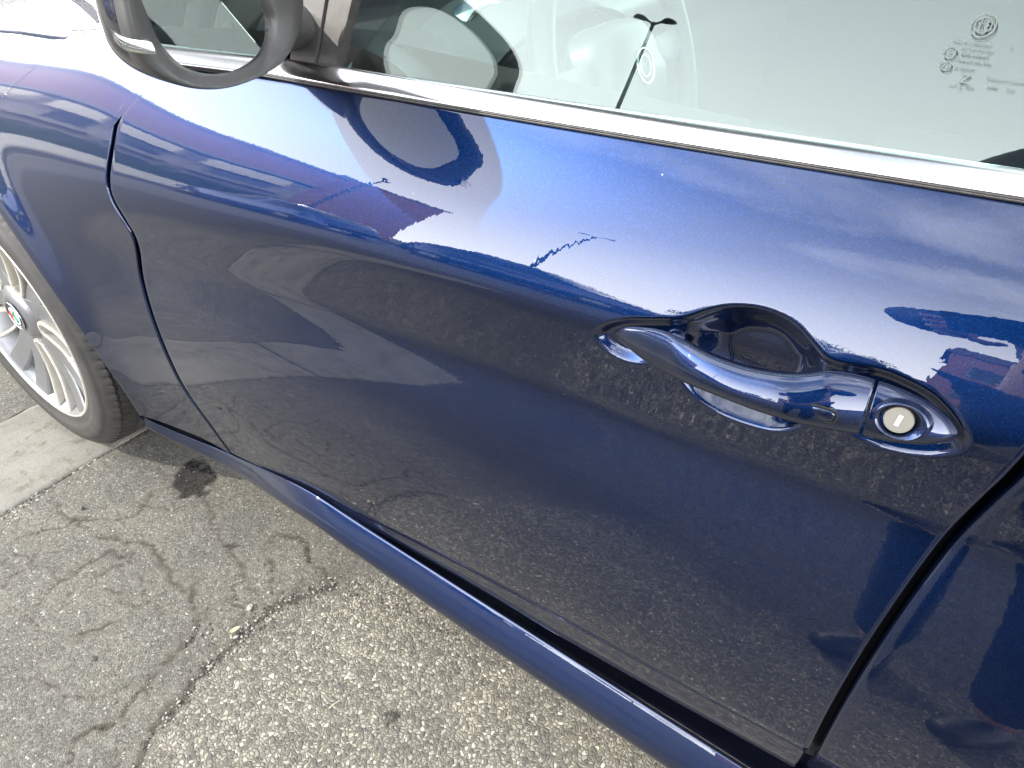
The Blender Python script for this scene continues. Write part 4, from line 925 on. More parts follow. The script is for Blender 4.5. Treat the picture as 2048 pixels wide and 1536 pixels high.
dk = N(t, 'ShaderNodeMix', data_type='RGBA', blend_type='MULTIPLY'); L(attr('refl_dim'), dk.inputs[0]); L(st_.outputs[2], dk.inputs[6]); dk.inputs[7].default_value = (.48, .48, .50, 1); L(dk.outputs[2], b.inputs['Base Color'])
sr = N(t, 'ShaderNodeMapRange'); sr.inputs[3].default_value = .86; sr.inputs[4].default_value = .45; L(attr('stain'), sr.inputs[0]); L(sr.outputs[0], b.inputs['Roughness'])
hm = N(t, 'ShaderNodeMix', data_type='FLOAT'); L(attr('coarse'), hm.inputs[0]); L(hf.outputs[0], hm.inputs[2]); L(hc.outputs[0], hm.inputs[3])
ha = N(t, 'ShaderNodeMath', operation='MULTIPLY_ADD'); L(n2.outputs[0], ha.inputs[0]); ha.inputs[1].default_value = 1.2; L(hm.outputs[0], ha.inputs[2])
bd = N(t, 'ShaderNodeMapRange'); bd.inputs[3].default_value = .0009; bd.inputs[4].default_value = .0015; L(attr('coarse'), bd.inputs[0])
bu = N(t, 'ShaderNodeBump', i_Strength=.9); L(ha.outputs[0], bu.inputs['Height']); L(bd.outputs[0], bu.inputs['Distance']); L(bu.outputs[0], b.inputs['Normal'])
M['asphalt'] = m
g = mesh('ground', V, gridF(*GX.shape), m, None, True); tag(g, kind='structure')
gc = np.array(g.location)
for nm, A_ in (('crack', crack), ('dirt', dirt), ('coarse', coarse), ('stain', stain), ('refl_dim', refl_dim)):
    at = g.data.attributes.new(nm, 'FLOAT', 'POINT'); at.data.foreach_set('value', A_.ravel().astype(np.float32))
# concrete gutter slabs, each its own piece
m, t, out = newmat('worn concrete'); b = pbsdf(t, out, Roughness=.9); L = t.links.new
n1 = noise(t, 9, 8, .65); r1 = ramp(t, n1.outputs[0], [(.3, (.135, .128, .108)), (.55, (.190, .182, .158)), (.75, (.222, .213, .188))])
n2 = noise(t, 260, 4, .7); r2 = ramp(t, n2.outputs[0], [(.28, .55), (.45, 1.0), (.72, 1.15)]); mu = N(t, 'ShaderNodeMix', data_type='RGBA', blend_type='MULTIPLY'); mu.inputs[0].default_value = 1; L(r1.outputs[0], mu.inputs[6]); L(r2.outputs[0], mu.inputs[7])
n3 = noise(t, 26, 6, .65); r3 = ramp(t, n3.outputs[0], [(.33, (.52, .46, .36)), (.47, (1, 1, 1))]); mu2 = N(t, 'ShaderNodeMix', data_type='RGBA', blend_type='MULTIPLY'); mu2.inputs[0].default_value = .8; L(mu.outputs[2], mu2.inputs[6]); L(r3.outputs[0], mu2.inputs[7])
L(mu2.outputs[2], b.inputs['Base Color']); bump(t, n2.outputs[0], b, .7, .0012)
M['concrete'] = m
gut = tag(empty('gutter', (-.02, -1, 0)), kind='structure')
y = -4.6
rng = random.Random(3)
ysp = [-1.78, -.76, .28, 1.3, 2.3]
for a_, b_ in zip(ysp[:-1], ysp[1:]):
    nx, ny = 40, 120; X, Yv = np.meshgrid(np.linspace(-.168, .128, nx), np.linspace(a_+.003, b_-.003, ny))
    ed = np.minimum(np.minimum(X+.168, .128-X), np.minimum(Yv-a_-.003, b_-.003-Yv))
    Z = .003-.004*np.clip(1-ed/.012, 0, 1)**2+.0016*(vnoise(X+5, Yv+9, 20, 41)-.5)
    Xd = X+np.where(ed < .004, .006*(vnoise(X+2, Yv+9, 50, 42)-.5), 0)
    P = np.stack([Xd, Yv, Z], -1); lowr = P.copy(); top = np.concatenate([P[:1]-[0, 0, .02], P, P[-1:]-[0, 0, .02]], 0); top = np.concatenate([top[:, :1]-[0, 0, .02], top, top[:, -1:]-[0, 0, .02]], 1)
    mesh('slab', top, gridF(*top.shape[:2]), M['concrete'], gut, True)
# the carriageway: darker, newer asphalt beyond the parking strip
rgx = dens(-300, 300, -6, 6, .10, 1.2); ew = -2.22+.02*np.sin(rgx*9)+.012*np.sin(rgx*31+1)
P = np.array([np.stack([rgx, y0 if np.ndim(y0) else np.full(len(rgx), y0), np.full(len(rgx), z0)], 1) for y0, z0 in ((ew+.01, -.004), (ew, .006), (-2.6, .008), (-6.0, .03), (-10.9, .008))])
m, t, out = newmat('dark road asphalt'); b = pbsdf(t, out, Roughness=.85); n1 = noise(t, 350, 4, .7); r1 = ramp(t, n1.outputs[0], [(.3, (.035, .036, .038)), (.55, (.075, .076, .078)), (.75, (.14, .14, .138))]); n2 = noise(t, .8, 5, .6); r2 = ramp(t, n2.outputs[0], [(.3, .8), (.7, 1.25)])
mu = N(t, 'ShaderNodeMix', data_type='RGBA', blend_type='MULTIPLY'); mu.inputs[0].default_value = 1; t.links.new(r1.outputs[0], mu.inputs[6]); t.links.new(r2.outputs[0], mu.inputs[7]); t.links.new(mu.outputs[2], b.inputs['Base Color']); bump(t, n1.outputs[0], b, .6, .001)
tag(mesh('road', P, gridF(*P.shape[:2], flip=True), m), kind='structure')
# loose grit, pebbles and leaf
M['grit'] = simple('pale grit', (.30, .285, .25), .8, 0, 200, .3); M['grit2'] = simple('dark grit', (.06, .055, .05), .8, 0, 200, .3)
def pebble(c, r, rg):
    ico = [(0, 0, 1), (0, 0, -1)]+[(math.cos(k*math.pi/3), math.sin(k*math.pi/3), .45) for k in range(6)]+[(math.cos(k*math.pi/3+.5), math.sin(k*math.pi/3+.5), -.45) for k in range(6)]
    F = [(0, 2+k, 2+(k+1) % 6) for k in range(6)]+[(1, 8+(k+1) % 6, 8+k) for k in range(6)]+[(2+k, 8+k, 2+(k+1) % 6) for k in range(6)]+[(2+(k+1) % 6, 8+k, 8+(k+1) % 6) for k in range(6)]
    s_ = np.array([rg.uniform(.7, 1.3), rg.uniform(.6, 1.1), rg.uniform(.4, .8)])*r; V = np.array(ico)*s_*np.array([[rg.uniform(.85, 1.15)] for _ in ico]); a = rg.uniform(0, 6.28); ca, sa = math.cos(a), math.sin(a)
    return np.stack([V[:, 0]*ca-V[:, 1]*sa, V[:, 0]*sa+V[:, 1]*ca, V[:, 2]+s_[2]*.5], 1)+c, F
rg = random.Random(11); lit, drk = MB(), MB()
def scatter(n, f, r0, r1, pd=.3):
    for _ in range(n):
        x, y = f(); v_, f_ = pebble(np.array([x, y, -.0015]), rg.uniform(r0, r1)**1.0, rg); (drk if rg.random() < pd else lit).add(v_, f_)
def along(P_, sp):
    def f():
        k = rg.randrange(len(P_)-1); t_ = rg.random(); p = P_[k]*(1-t_)+P_[k+1]*t_; return p[0]+rg.gauss(0, sp), p[1]+rg.gauss(0, sp)
    return f
scatter(420, along(seam, .012), .0008, .0024, .6); scatter(90, along(seam[3:9], .012), .0012, .0030, .7)
scatter(1500, lambda: (rg.uniform(.1, 1.6), rg.uniform(-.75, .2)), .0007, .0017, .3)
scatter(500, along(gpx([(0, 1042), (100, 965), (210, 900), (300, 840)]), .012), .001, .003, .5)
scatter(260, along(gpx([(700, 1170), (860, 1240), (1010, 1300), (1180, 1430), (1340, 1540)]), .015), .001, .003, .5)
scatter(160, along(gpx([(260, 1370), (380, 1300), (420, 1240)]), .03), .001, .003, .8)
tag(lit.build('loose_grit', M['grit']), kind='stuff'); tag(drk.build('loose_grit', M['grit2']), kind='stuff')
sp = [((165, 1018), .005, 'grit2', 'small blue grey stone on the cracked asphalt near the slab'), ((187, 1318), .0052, 'grit2', 'dark lump on the asphalt at lower left'), ((537, 1185), .0040, 'grit', 'white chip of stone at the head of the seam'), ((500, 1215), .0055, 'grit', 'pale flat stone beside the dirt filled seam'), ((227, 1062), .003, 'grit', 'white stone chip on the asphalt below the oil stain'), ((345, 917), .003, 'grit2', 'dark crumb near the dirt strip'), ((443, 1142), .0035, 'grit', 'pale chip beside a crack')]
for u, r, mm_, lb in sp[:6]:
    g3 = on_ground(u); v_, f_ = pebble(np.array([g3[0], g3[1], 0]), r, rg); o = mesh('pebble', v_, f_, M[mm_]); tag(o, lb, 'pebble')
# dry leaf on the seam
l0 = on_ground((470, 1265)); l1 = on_ground((492, 1255)); dl = (l1-on_ground((455, 1272))); dl /= np.linalg.norm(dl); nl = np.array([-dl[1], dl[0], 0]); P = []
for i, tt in enumerate(np.linspace(-1, 1, 13)):
    w = .006*(1-tt*tt)**.7+.0003; P.append([l0+dl*tt*.011+nl*w*.65*s_+np.array([0, 0, .006+.003*abs(s_)+.002*tt]) for s_ in (-1, -.5, 0, .5, 1)])
tag(mesh('dry_leaf', np.array(P), gridF(13, 5), simple('dry pale green leaf', (.36, .37, .22), .6, 0, 300, .2), None, True), 'small pale yellow green dry leaf curled on the dirt filled seam', 'leaf')
o0, o1 = on_ground((658, 1418)), on_ground((676, 1404)); V, F = tube([o0+[0, 0, .002], (o0+o1)/2+[0, 0, .004], o1+[0, 0, .002]], .0009, 6); tag(mesh('straw', V, F, simple('dry straw', (.5, .42, .28), .7)), 'short bit of dry straw lying on the coarse asphalt', 'straw')
# ================================================================ ACROSS THE STREET (seen mirrored in the paint and glass)
def brickmat(name, c1, c2, mortar, sc=4.0):
    m, t, out = newmat(name); b = pbsdf(t, out, Roughness=.85); tc = N(t, 'ShaderNodeTexCoord')
    n = N(t, 'ShaderNodeTexNoise', i_Scale=1.3, i_Detail=6.0); t.links.new(tc.outputs['Object'], n.inputs['Vector']); r = ramp(t, n.outputs[0], [(.3, c1), (.7, c2)])
    sx = N(t, 'ShaderNodeSeparateXYZ'); t.links.new(tc.outputs['Object'], sx.inputs[0]); ml = N(t, 'ShaderNodeMath', operation='MULTIPLY'); t.links.new(sx.outputs[2], ml.inputs[0]); ml.inputs[1].default_value = 13.0
    fr = N(t, 'ShaderNodeMath', operation='FRACT'); t.links.new(ml.outputs[0], fr.inputs[0]); lt = N(t, 'ShaderNodeMath', operation='LESS_THAN'); t.links.new(fr.outputs[0], lt.inputs[0]); lt.inputs[1].default_value = .14
    mx = N(t, 'ShaderNodeMix', data_type='RGBA'); t.links.new(lt.outputs[0], mx.inputs[0]); t.links.new(r.outputs[0], mx.inputs[6]); mx.inputs[7].default_value = c4(*mortar); t.links.new(mx.outputs[2], b.inputs['Base Color']); return m
M['brick'] = brickmat('red brick', (.36, .17, .13), (.46, .23, .18), (.40, .30, .25))
M['cream'] = simple('cream render', (.85, .76, .58), .8, 0, 2, .1); M['stone'] = simple('grey render', (.42, .37, .32), .85, 0, 2, .15)
M['pane'] = simple('dark window pane', (.02, .025, .03), .08); M['wframe'] = simple('window frame paint', (.30, .27, .25), .5)
M['whitewall'] = simple('white painted wall', (.70, .68, .62), .8, 0, 3, .1)
M['leaf'] = simple('foliage green', (.050, .085, .028), .7, 0, 3, .4); M['leaf2'] = simple('yellow green foliage', (.13, .16, .045), .7, 0, 3, .4); M['bark'] = simple('bark', (.09, .07, .05), .9)
A = np.array([-21.8, -17.6]); B = np.array([-36.5, -1.4]); dAB = (B-A)/np.linalg.norm(B-A); LAB = np.linalg.norm(B-A); rzb = math.atan2(dAB[1], dAB[0]); nAB = np.array([-dAB[1], dAB[0]])
nAB = nAB if nAB @ (np.array([1., 0])-A) > 0 else -nAB
bld = tag(empty('apartment_block', (float((A+B)[0]/2), float((A+B)[1]/2), 0)), 'long low block with brick upper storey and cream balconies, mirrored in the front door', 'building')
def bb(name, s0, s1, d0, d1, z0, z1, mat, par=bld):
    """box along the facade: s along, d out of the facade, z up"""
    c = A+dAB*(s0+s1)/2+nAB*(d0+d1)/2; mb = MB(); mb.box((c[0], c[1], (z0+z1)/2), (s1-s0, abs(d1-d0), z1-z0), rzb); return mb.build(name, mat, par)
bb('wall', 0, LAB, -9, 0, 0, 5.6, M['stone']); bb('upper_storey', -.15, LAB+.15, -9.1, .25, 6.05, 8.7, M['brick']); bb('roof_edge', -.3, LAB+.3, -9.3, .5, 8.7, 8.95, M['wframe']); bb('cornice', -.1, LAB, .0, .9, 5.75, 6.05, M['wframe'])
s = .8; k = 0
while s < LAB-3:
    w = bb('window', s+.3, s+2.6, -.02, .03, 3.4, 5.2, M['wframe']); bb('pane', s+.4, s+2.5, .03, .04, 3.5, 5.1, M['pane'], w)
    w = bb('window', s+.3, s+2.6, -.02, .03, .9, 2.5, M['wframe']); bb('pane', s+.4, s+2.5, .03, .04, 1.0, 2.4, M['pane'], w)
    bb('balcony', s, s+2.9, .03, 1.1, 4.55 if k % 3 else 4.4, 5.45, M['cream']); bb('balcony_floor', s-.1, s+3.0, .03, 1.2, 3.0, 3.2, M['wframe'])
    s += 3.9; k += 1
g0 = A; g1 = np.array([-19.4, -22.5]); gd = (g1-g0)/np.linalg.norm(g1-g0)
end = tag(empty('brick_house', (float(g0[0])-2, float(g0[1])-4, 0)), 'plain red brick gable end beside the long block, mirrored in the door', 'house')
mb = MB(); c = (g0+g1)/2+np.array([-2.6, -1.2]); mb.box((c[0], c[1], 4.6), (5.6, 5.4, 9.2), math.atan2(gd[1], gd[0])); mb.build('wall', M['brick'], end)
c2 = (g0+g1)/2; mb = MB(); mb.box((c[0], c[1], 9.3), (5.9, 5.7, .2), math.atan2(gd[1], gd[0])); mb.build('roof', M['wframe'], end)
# low garden wall and clipped hedge before the block
def strip_box(name, p0, p1, w, z0, z1, mat, par=None):
    p0, p1 = np.array(p0, float), np.array(p1, float); d = p1-p0; mb = MB(); mb.box(((p0+p1)[0]/2, (p0+p1)[1]/2, (z0+z1)/2), (np.linalg.norm(d), w, z1-z0), math.atan2(d[1], d[0])); return mb.build(name, mat, par)
W0, W1 = A+nAB*5+dAB*(-1.5), B+nAB*5
tag(strip_box('garden_wall', W0, W1, .25, 0, .95, M['whitewall']), 'low white painted garden wall running before the hedge', 'wall')
def leaves(n, f, size, rg_):
    V = np.zeros((n, 4, 3))
    for i in range(n):
        p = f(); a = rg_.uniform(0, 6.28); e = rg_.uniform(-1, 1); u = np.array([math.cos(a)*math.cos(e), math.sin(a)*math.cos(e), math.sin(e)]); v = np.cross(u, [rg_.gauss(0, 1), rg_.gauss(0, 1), rg_.gauss(0, 1)]); v /= np.linalg.norm(v); s_ = size*rg_.uniform(.6, 1.4)
        V[i] = [p-u*s_, p-v*s_*.5, p+u*s_, p+v*s_*.5]
    return V.reshape(-1, 3), np.arange(4*n).reshape(-1, 4)
rg2 = random.Random(4)
hd = tag(empty('hedge', tuple(np.append((W0+W1)/2-nAB*1.2, 0))), 'clipped dark green hedge behind the low white wall', 'hedge')
def hp_():
    s_ = rg2.uniform(0, LAB); h = rg2.uniform(.6, 2.15+.18*math.sin(s_*1.7)+.12*math.sin(s_*4.1)); p = W0+dAB*s_-nAB*(1.0+rg2.uniform(-.55, .55)); return np.array([p[0], p[1], h])
V_, F_ = leaves(9000, hp_, .11, rg2); tag(mesh('foliage', V_, F_, M['leaf'], hd), kind='stuff'); c0, c1 = W0-nAB*1.0, W1-nAB*1.0; strip_box('stems', c0, c1, .75, 0, 1.95, M['leaf'], hd)
# pavement over there with its kerb
kp0, kp1 = W0+nAB*2.2, W1+nAB*2.2
tag(strip_box('pavement', (W0+nAB*1.15)-dAB*2, W1+nAB*1.15, 2.0, .0, .13, simple('pale paving', (.42, .40, .38), .9, 0, 1.5, .15)), kind='structure')
# brick house behind the photographer
bh = tag(empty('brick_house', (7.0, -22, 0)), 'two storey brick house behind the photographer, mirrored right of the handle', 'house')
mb = MB(); mb.box((7.2, -23, 3.0), (11.6, 8, 6.0)); mb.build('wall', M['brick'], bh)
P = [(1.2, -27.2, 6), (13.2, -27.2, 6), (13.2, -18.8, 6), (1.2, -18.8, 6), (1.4, -23, 8.0), (13.0, -23, 8.0)]
mesh('roof', P, [(0, 1, 5, 4), (2, 3, 4, 5), (1, 2, 5), (3, 0, 4), (0, 3, 2, 1)], simple('dark roof tiles', (.10, .07, .06), .8, 0, 5, .3), bh)
for x in (2.6, 5.6, 8.6, 11.4):
    for z in (1.6, 4.3):
        mb = MB(); mb.box((x, -18.98, z), (1.3, .08, 1.4)); w = mb.build('window', M['wframe'], bh); mb = MB(); mb.box((x, -18.92, z), (1.1, .04, 1.2)); mb.build('pane', M['pane'], w)
# street lamps: pole with two leaf shaped heads
M['lampmetal'] = simple('dark lamp metal', (.035, .035, .037), .4, .3)
def lamp(loc, rz, label):
    r = tag(empty('street_lamp', loc, rz), label, 'street lamp', 'double headed street lamps along the street')
    V, F = tube([(0, 0, 0), (0, 0, .9), (0, 0, .95), (0, 0, 8.8)], [.11, .11, .085, .05], 12); mesh('pole', V, F, M['lampmetal'], r, True, local=True).location = (0, 0, 0)
    for s_ in (-1, 1):
        t_ = np.linspace(0, 1, 12); P_ = np.stack([s_*(.03+.62*t_), 0*t_, 8.75+.10*np.sin(t_*math.pi*.8)+.05*t_], 1); wv = np.where(t_ < .28, .035, .030+.11*np.sin(np.clip((t_-.28)/.72, 0, 1)*math.pi)**.8); V, F = tube(P_, np.stack([wv, .02+wv*.22], 1), 12)
        o = mesh('lamp_head', V, F, M['lampmetal'], r, True, local=True); o.location = (0, 0, 0)
    return r
def fix_children(r):
    for ch in r.children: ch.matrix_parent_inverse = Matrix(); ch.location = (0, 0, 0); ch.rotation_euler = (0, 0, 0)
l1_ = lamp((-8.7, -16.2, 0), 0.0, 'double headed street lamp nearest across the street, mirrored in the middle of the door'); fix_children(l1_)
def copy_tree(o, parent=None):
    c = o.copy(); COL.objects.link(c); c.parent = parent
    for ch in o.children: copy_tree(ch, c)
    return c
for loc, rz, lb in (((-16.5, -14.6, 0), .9, 'double headed street lamp standing before the red brick gable'), ((4.5, -16.5, 0), 1.1, 'double headed street lamp before the two storey brick house')):
    c = copy_tree(l1_); c.location = loc; c.rotation_euler = (0, 0, rz); c['label'] = lb
# trees
def tree(loc, h, r, mat, n, label, seed):
    rg_ = random.Random(seed); root = tag(empty('tree', loc), label, 'tree', 'trees around the street'); x0, y0 = loc[:2]
    mb = MB(); mb.tube([(x0, y0, 0), (x0+.1, y0, h*.3), (x0, y0+.1, h*.6)], [.17, .13, .07], 10)
    cl = []
    for i in range(9):
        a = rg_.uniform(0, 6.28); q = np.array([x0+math.cos(a)*r*rg_.uniform(.2, .75), y0+math.sin(a)*r*rg_.uniform(.2, .75), h*rg_.uniform(.5, .92)]); cl.append((q, r*rg_.uniform(.28, .5))); mb.tube([(x0, y0, h*rg_.uniform(.3, .5)), (q+np.array([x0, y0, h*.45]))/2, q], [.06, .04, .015], 6)
    mb.build('trunk', M['bark'], root)
    def f():
        q, rr = rg_.choice(cl); d = np.array([rg_.gauss(0, 1) for _ in range(3)]); d /= np.linalg.norm(d); return q+d*rr*rg_.uniform(.5, 1.05)
    V_, F_ = leaves(n, f, .13, rg_); tag(mesh('crown', V_, F_, mat, root), kind='stuff'); return root
tree((-9.0, -34.0, 0), 3.6, 2.6, M['leaf'], 2500, 'small round dark tree far across the street, left of two', 1); tree((-3.0, -37.0, 0), 4.2, 3.0, M['leaf'], 2500, 'broad dark tree far across the street, right of two', 2)
tree((-13.0, 6.0, 0), 6.5, 2.8, M['leaf2'], 4000, 'yellow green tree ahead of the car, mirrored in the bonnet', 3); tree((-20.0, 11.0, 0), 8, 3.2, M['leaf2'], 4000, 'taller yellow green tree behind the first one ahead of the car', 5)
# parked cars over the road: lofted shells
def other_car(loc, rz, paint, label):
    r = tag(empty('parked_car', loc, rz), label, 'car', 'cars parked across the road'); st = np.linspace(-2.1, 2.1, 44); rows = []
    for x in st:
        top = np.interp(x, [-2.1, -2.0, -1.2, -.95, .0, .9, 1.55, 2.0, 2.1], [.55, .82, .95, 1.0, 1.44, 1.45, 1.22, .95, .6]); belt = np.interp(x, [-2.1, -1.9, -1.0, 1.6, 2.1], [.5, .78, .90, .98, .6]); hw = .86*(1-abs(x/2.15)**5*.35); top = max(top, belt+.01)
        tw = hw-(top-belt)*.42
        y = [-hw*.96, -hw, -hw*1.0, -hw*.97, -tw, -tw*.8, 0, tw*.8, tw, hw*.97, hw, hw, hw*.96]; z = [.20, .35, .62, belt, belt+(top-belt)*.85, top-.01, top, top-.01, belt+(top-belt)*.85, belt, .62, .35, .20]
        rows.append(np.stack([np.full(13, x), y, z], 1))
    P = np.array(rows); F = gridF(44, 13); fm = []
    for i in range(43):
        for j in range(12): xm = (st[i]+st[i+1])/2; fm.append(1 if (j in (3, 8) and -.85 < xm < 1.55 and abs(xm-.35) > .06) or (j in (4, 5, 6, 7) and (-.95 < xm < -.1 or 1.1 < xm < 1.7)) else 0)
    V = P.reshape(-1, 3); F = list(map(tuple, F))+[tuple(range(13)), tuple(43*13+i for i in range(13))[::-1]]; fm += [0, 0]
    o = mesh('body', V, F, [paint, M['pane']], None, True, fmat=fm, local=True); o.parent = r
    for x in (-1.30, 1.28):
        for y in (-.80, .80):
            V, F = lathe([(0, -.04), (.18, -.09), (.22, -.10), (.31, -.10), (.315, .08), (.0, .08)] if y < 0 else [(0, .04), (.18, .09), (.22, .10), (.31, .10), (.315, -.08), (0, -.08)], (x, y, .315), 'y', 28); w = mesh('wheel', V, F, M['tyre'], None, True, local=True); w.parent = r
            V, F = lathe([(0, -.105), (.19, -.112), (.205, -.09)] if y < 0 else [(0, .105), (.19, .112), (.205, .09)], (x, y, .315), 'y', 20); h_ = mesh('rim', V, F, M['silver'], None, True, local=True); h_.parent = w
    for y in (-.6, .6):
        mb = MB(); mb.box((-2.05, y, .66), (.12, .34, .13)); l_ = mb.build('headlight', M['chrome'], None, local=True); l_.parent = r
    return r
pb = simple('mid blue car paint', (.02, .07, .28), .25, .3, coat=1); pk = simple('dark blue car paint', (.01, .03, .12), .25, .3, coat=1)
other_car((-8.6, -7.6, 0), .05, pb, 'mid blue hatchback parked across the road, mirrored left in the door'); other_car((-3.2, -7.8, 0), math.pi, pk, 'dark blue hatchback parked across the road, mirrored nearer the handle')

# ================================================================ THE PHOTOGRAPHER
def skin(name, V, E, R, mat, parent, sub=2):
    me = bpy.data.meshes.new(name); me.from_pydata([tuple(v) for v in V], E, []); o = bpy.data.objects.new(name, me); COL.objects.link(o)
    md = o.modifiers.new('s', 'SKIN'); sv = me.skin_vertices[0].data
    for k, r in zip(sv, R): k.radius = (r, r) if np.ndim(r) == 0 else r
    sv[0].use_root = True; md.use_smooth_shade = True; s2 = o.modifiers.new('u', 'SUBSURF'); s2.levels = s2.render_levels = sub
    bpy.context.view_layer.update(); m2 = bpy.data.meshes.new_from_object(o.evaluated_get(bpy.context.evaluated_depsgraph_get())); bpy.data.objects.remove(o)
    V2 = np.array([v.co for v in m2.vertices]); F2 = [tuple(p.vertices) for p in m2.polygons]; bpy.data.meshes.remove(m2); return mesh(name, V2, F2, mat, parent, True)
M['skin'] = simple('skin', (.50, .30, .21), .5); M['shirt'] = simple('dark navy sweatshirt', (.012, .018, .045), .85, 0, 60, .2); M['jeans'] = simple('dark blue jeans', (.03, .045, .09), .9, 0, 200, .2); M['hair'] = simple('short dark brown hair', (.035, .022, .014), .6); M['shoe'] = simple('black trainers', (.02, .02, .02), .5)
per = tag(empty('person', (1.80, -.85, 0)), 'person in navy sweatshirt and jeans holding a phone up beside the car', 'person')
Fd = np.array([-.56, .83, 0]); Rd = np.array([.83, .56, 0]); Up = np.array([0, 0, 1.0]); O = np.array([1.80, -.85, 0])
def pp(f, r, z): return O+Fd*f+Rd*r+Up*z
r2, u2, bk = CAM_M[0], CAM_M[1], CAM_M[2]
hand = CAM_C+r2*.135+bk*.030-u2*.01
el_r = np.array([1.91, -.53, 1.17]); sh_r = pp(0, .19, 1.43); sh_l = pp(0, -.19, 1.43); el_l = np.array([1.455, -.78, 1.255]); hand_l = CAM_C-r2*.035+bk*.034-u2*.040; ha_l = hand_l+bk*.05-u2*.025-Rd*.01
hd_c = pp(.06, 0, 1.63)
body_V = [pp(0, 0, .98), pp(0, 0, 1.15), pp(0, 0, 1.34), pp(.0, 0, 1.46), pp(.03, 0, 1.53), pp(.05, 0, 1.60), pp(.055, 0, 1.68), pp(.05, 0, 1.73), sh_r, el_r, hand+bk*.05+Rd*.03-u2*.02, sh_l, el_l, ha_l, pp(0, .10, .92), pp(.03, .12, .50), pp(0, .13, .09), pp(0, -.10, .92), pp(.03, -.12, .50), pp(0, -.13, .09)]
body_E = [(0, 1), (1, 2), (2, 3), (3, 4), (4, 5), (5, 6), (6, 7), (2, 8), (8, 9), (9, 10), (2, 11), (11, 12), (12, 13), (0, 14), (14, 15), (15, 16), (0, 17), (17, 18), (18, 19)]
body_R = [.13, .125, .14, .06, .052, .078, .086, .06, .055, .040, .026, .055, .040, .026, .085, .058, .038, .085, .058, .038]
pb_ = skin('body', body_V, body_E, body_R, M['skin'], per)
sv = body_V[:4]+[sh_r, el_r, el_r*.2+(hand+bk*.05)*.8, sh_l, el_l, el_l*.2+ha_l*.8]; skin('sweatshirt', sv, [(0, 1), (1, 2), (2, 3), (2, 4), (4, 5), (5, 6), (2, 7), (7, 8), (8, 9)], [.155, .15, .165, .075, .075, .058, .044, .075, .058, .044], M['shirt'], per)
jv = [pp(0, 0, 1.0), pp(0, .10, .90), pp(.03, .12, .50), pp(0, .13, .12), pp(0, -.10, .90), pp(.03, -.12, .50), pp(0, -.13, .12)]; skin('jeans', jv, [(0, 1), (1, 2), (2, 3), (0, 4), (4, 5), (5, 6)], [.15, .105, .075, .062, .105, .075, .062], M['jeans'], per)
for s_ in (-1, 1): skin('shoe', [pp(-.06, s_*.13, .05), pp(.05, s_*.135, .055), pp(.16, s_*.14, .040)], [(0, 1), (1, 2)], [.045, .052, .040], M['shoe'], per, 1)
u = np.linspace(0, 2*math.pi, 30, endpoint=False); P = np.array([[hd_c+Up*(.045+.085*math.sin(v))+Fd*(-.012+.100*math.cos(v)*math.cos(t))+Rd*(.084*math.cos(v)*math.sin(t)) for t in u] for v in np.linspace(-.1, 1.57, 10)]); hr = mesh('hair', P, gridF(10, 30, cu=True), M['hair'], per, True)
fc = hd_c+Fd*.082; nose = [fc+Up*.02, fc+Fd*.022-Up*.012, fc-Up*.022]; skin('nose', nose, [(0, 1), (1, 2)], [.007, .011, .009], M['skin'], pb_, 1)
for s_ in (-1, 1):
    V, F = lathe([(0, -.011), (.006, -.009), (.010, -.004), (.011, 0), (.010, .004), (.006, .009), (0, .011)], fc+Rd*.031*s_+Up*.018-Fd*.006, 'z', 12); mesh('eye', V, F, M['white'], pb_, True)
    skin('ear', [hd_c+Rd*.083*s_+Up*.01-Fd*.02, hd_c+Rd*.088*s_-Fd*.028-Up*.025], [(0, 1)], [.016, .011], M['skin'], pb_, 1)
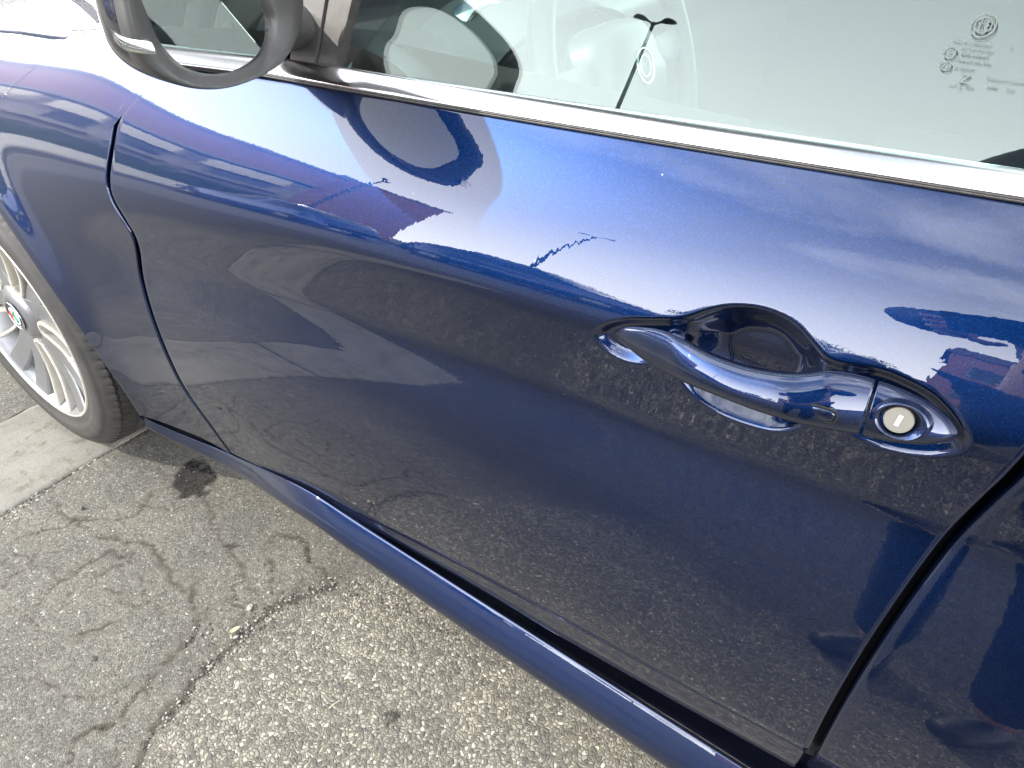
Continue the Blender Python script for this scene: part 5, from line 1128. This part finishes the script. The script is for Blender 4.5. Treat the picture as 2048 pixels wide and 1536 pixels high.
# both hands round the ends of the phone: palm and five bent fingers each
def fing(a, b, c, d, r, nm='finger'): skin(nm, [a, b, c, d], [(0, 1), (1, 2), (2, 3)], [r*1.1, r, r*.92, r*.8], M['skin'], pb_, 2)
def hand_on(pc, wr, sg):
    rr = r2*sg; skin('palm', [wr, pc+bk*.02+rr*.015-u2*.02, pc+bk*.016+rr*.02+u2*.02], [(0, 1), (1, 2)], [.026, .034, .030], M['skin'], pb_)
    for o_, ln in ((.030, .95), (.010, 1.05), (-.012, 1.0), (-.033, .82)):
        b0 = pc+rr*.030+u2*o_+bk*.012; k = 1 if sg > 0 else .35
        fing(b0, b0+(rr*.012-bk*.030*k)*ln, b0+(-rr*.010-bk*(.040 if sg > 0 else .006))*ln, b0+(-rr*.034-bk*(.037 if sg > 0 else .004))*ln, .0088)
    t0 = pc+bk*.022-u2*.035; fing(t0, t0-rr*.02-u2*.012+bk*.004, t0-rr*.042-u2*.006-bk*.002, t0-rr*.060-bk*.004, .010, 'thumb')
hand_on(hand, hand+bk*.05+Rd*.03-u2*.02, 1); hand_on(hand_l, ha_l, -1)
# the phone just behind the lens
ph = tag(empty('phone', tuple(CAM_C+bk*.012+r2*.055)), 'dark smartphone held sideways in the photographer hand', 'phone')
def slabv(c, hx_, hy_, hz, mat, nm, par, rr=.010):
    a = []; n_ = 6
    for qx, qy, a0 in ((1, 1, 0), (-1, 1, 90), (-1, -1, 180), (1, -1, 270)):
        for k in range(n_+1): t = math.radians(a0+90*k/n_); a.append(((hx_-rr)*qx+rr*math.cos(t), (hy_-rr)*qy+rr*math.sin(t)))
    V = [c+r2*x+u2*y+bk*hz*s_ for s_ in (-1, 1) for x, y in a]; k = len(a); return mesh(nm, V, [tuple(range(k))[::-1], tuple(range(k, 2*k))]+[(i, (i+1) % k, k+(i+1) % k, k+i) for i in range(k)], mat, par)
pc_ = CAM_C+bk*.012+r2*.055-u2*.012
slabv(pc_, .080, .0375, .0042, M['gloss_black'], 'case', ph); slabv(pc_+bk*.0046, .077, .0345, .0003, M['pane'], 'screen', ph)
for dx, dy in ((0, 0), (0, -.022), (.024, 0)):
    q = CAM_C+bk*.0068+r2*dx+u2*dy; a = np.arange(24)*2*math.pi/24; R = [q+bk*o_+r2*(np.cos(a)*r)[:, None]+u2*(np.sin(a)*r)[:, None] for r, o_ in ((.0085, .001), (.0085, -.0006), (.0070, -.0006), (.0066, .0006))]; mesh('lens_ring', np.array(R), gridF(4, 24, cu=True), M['alu'], ph, True)
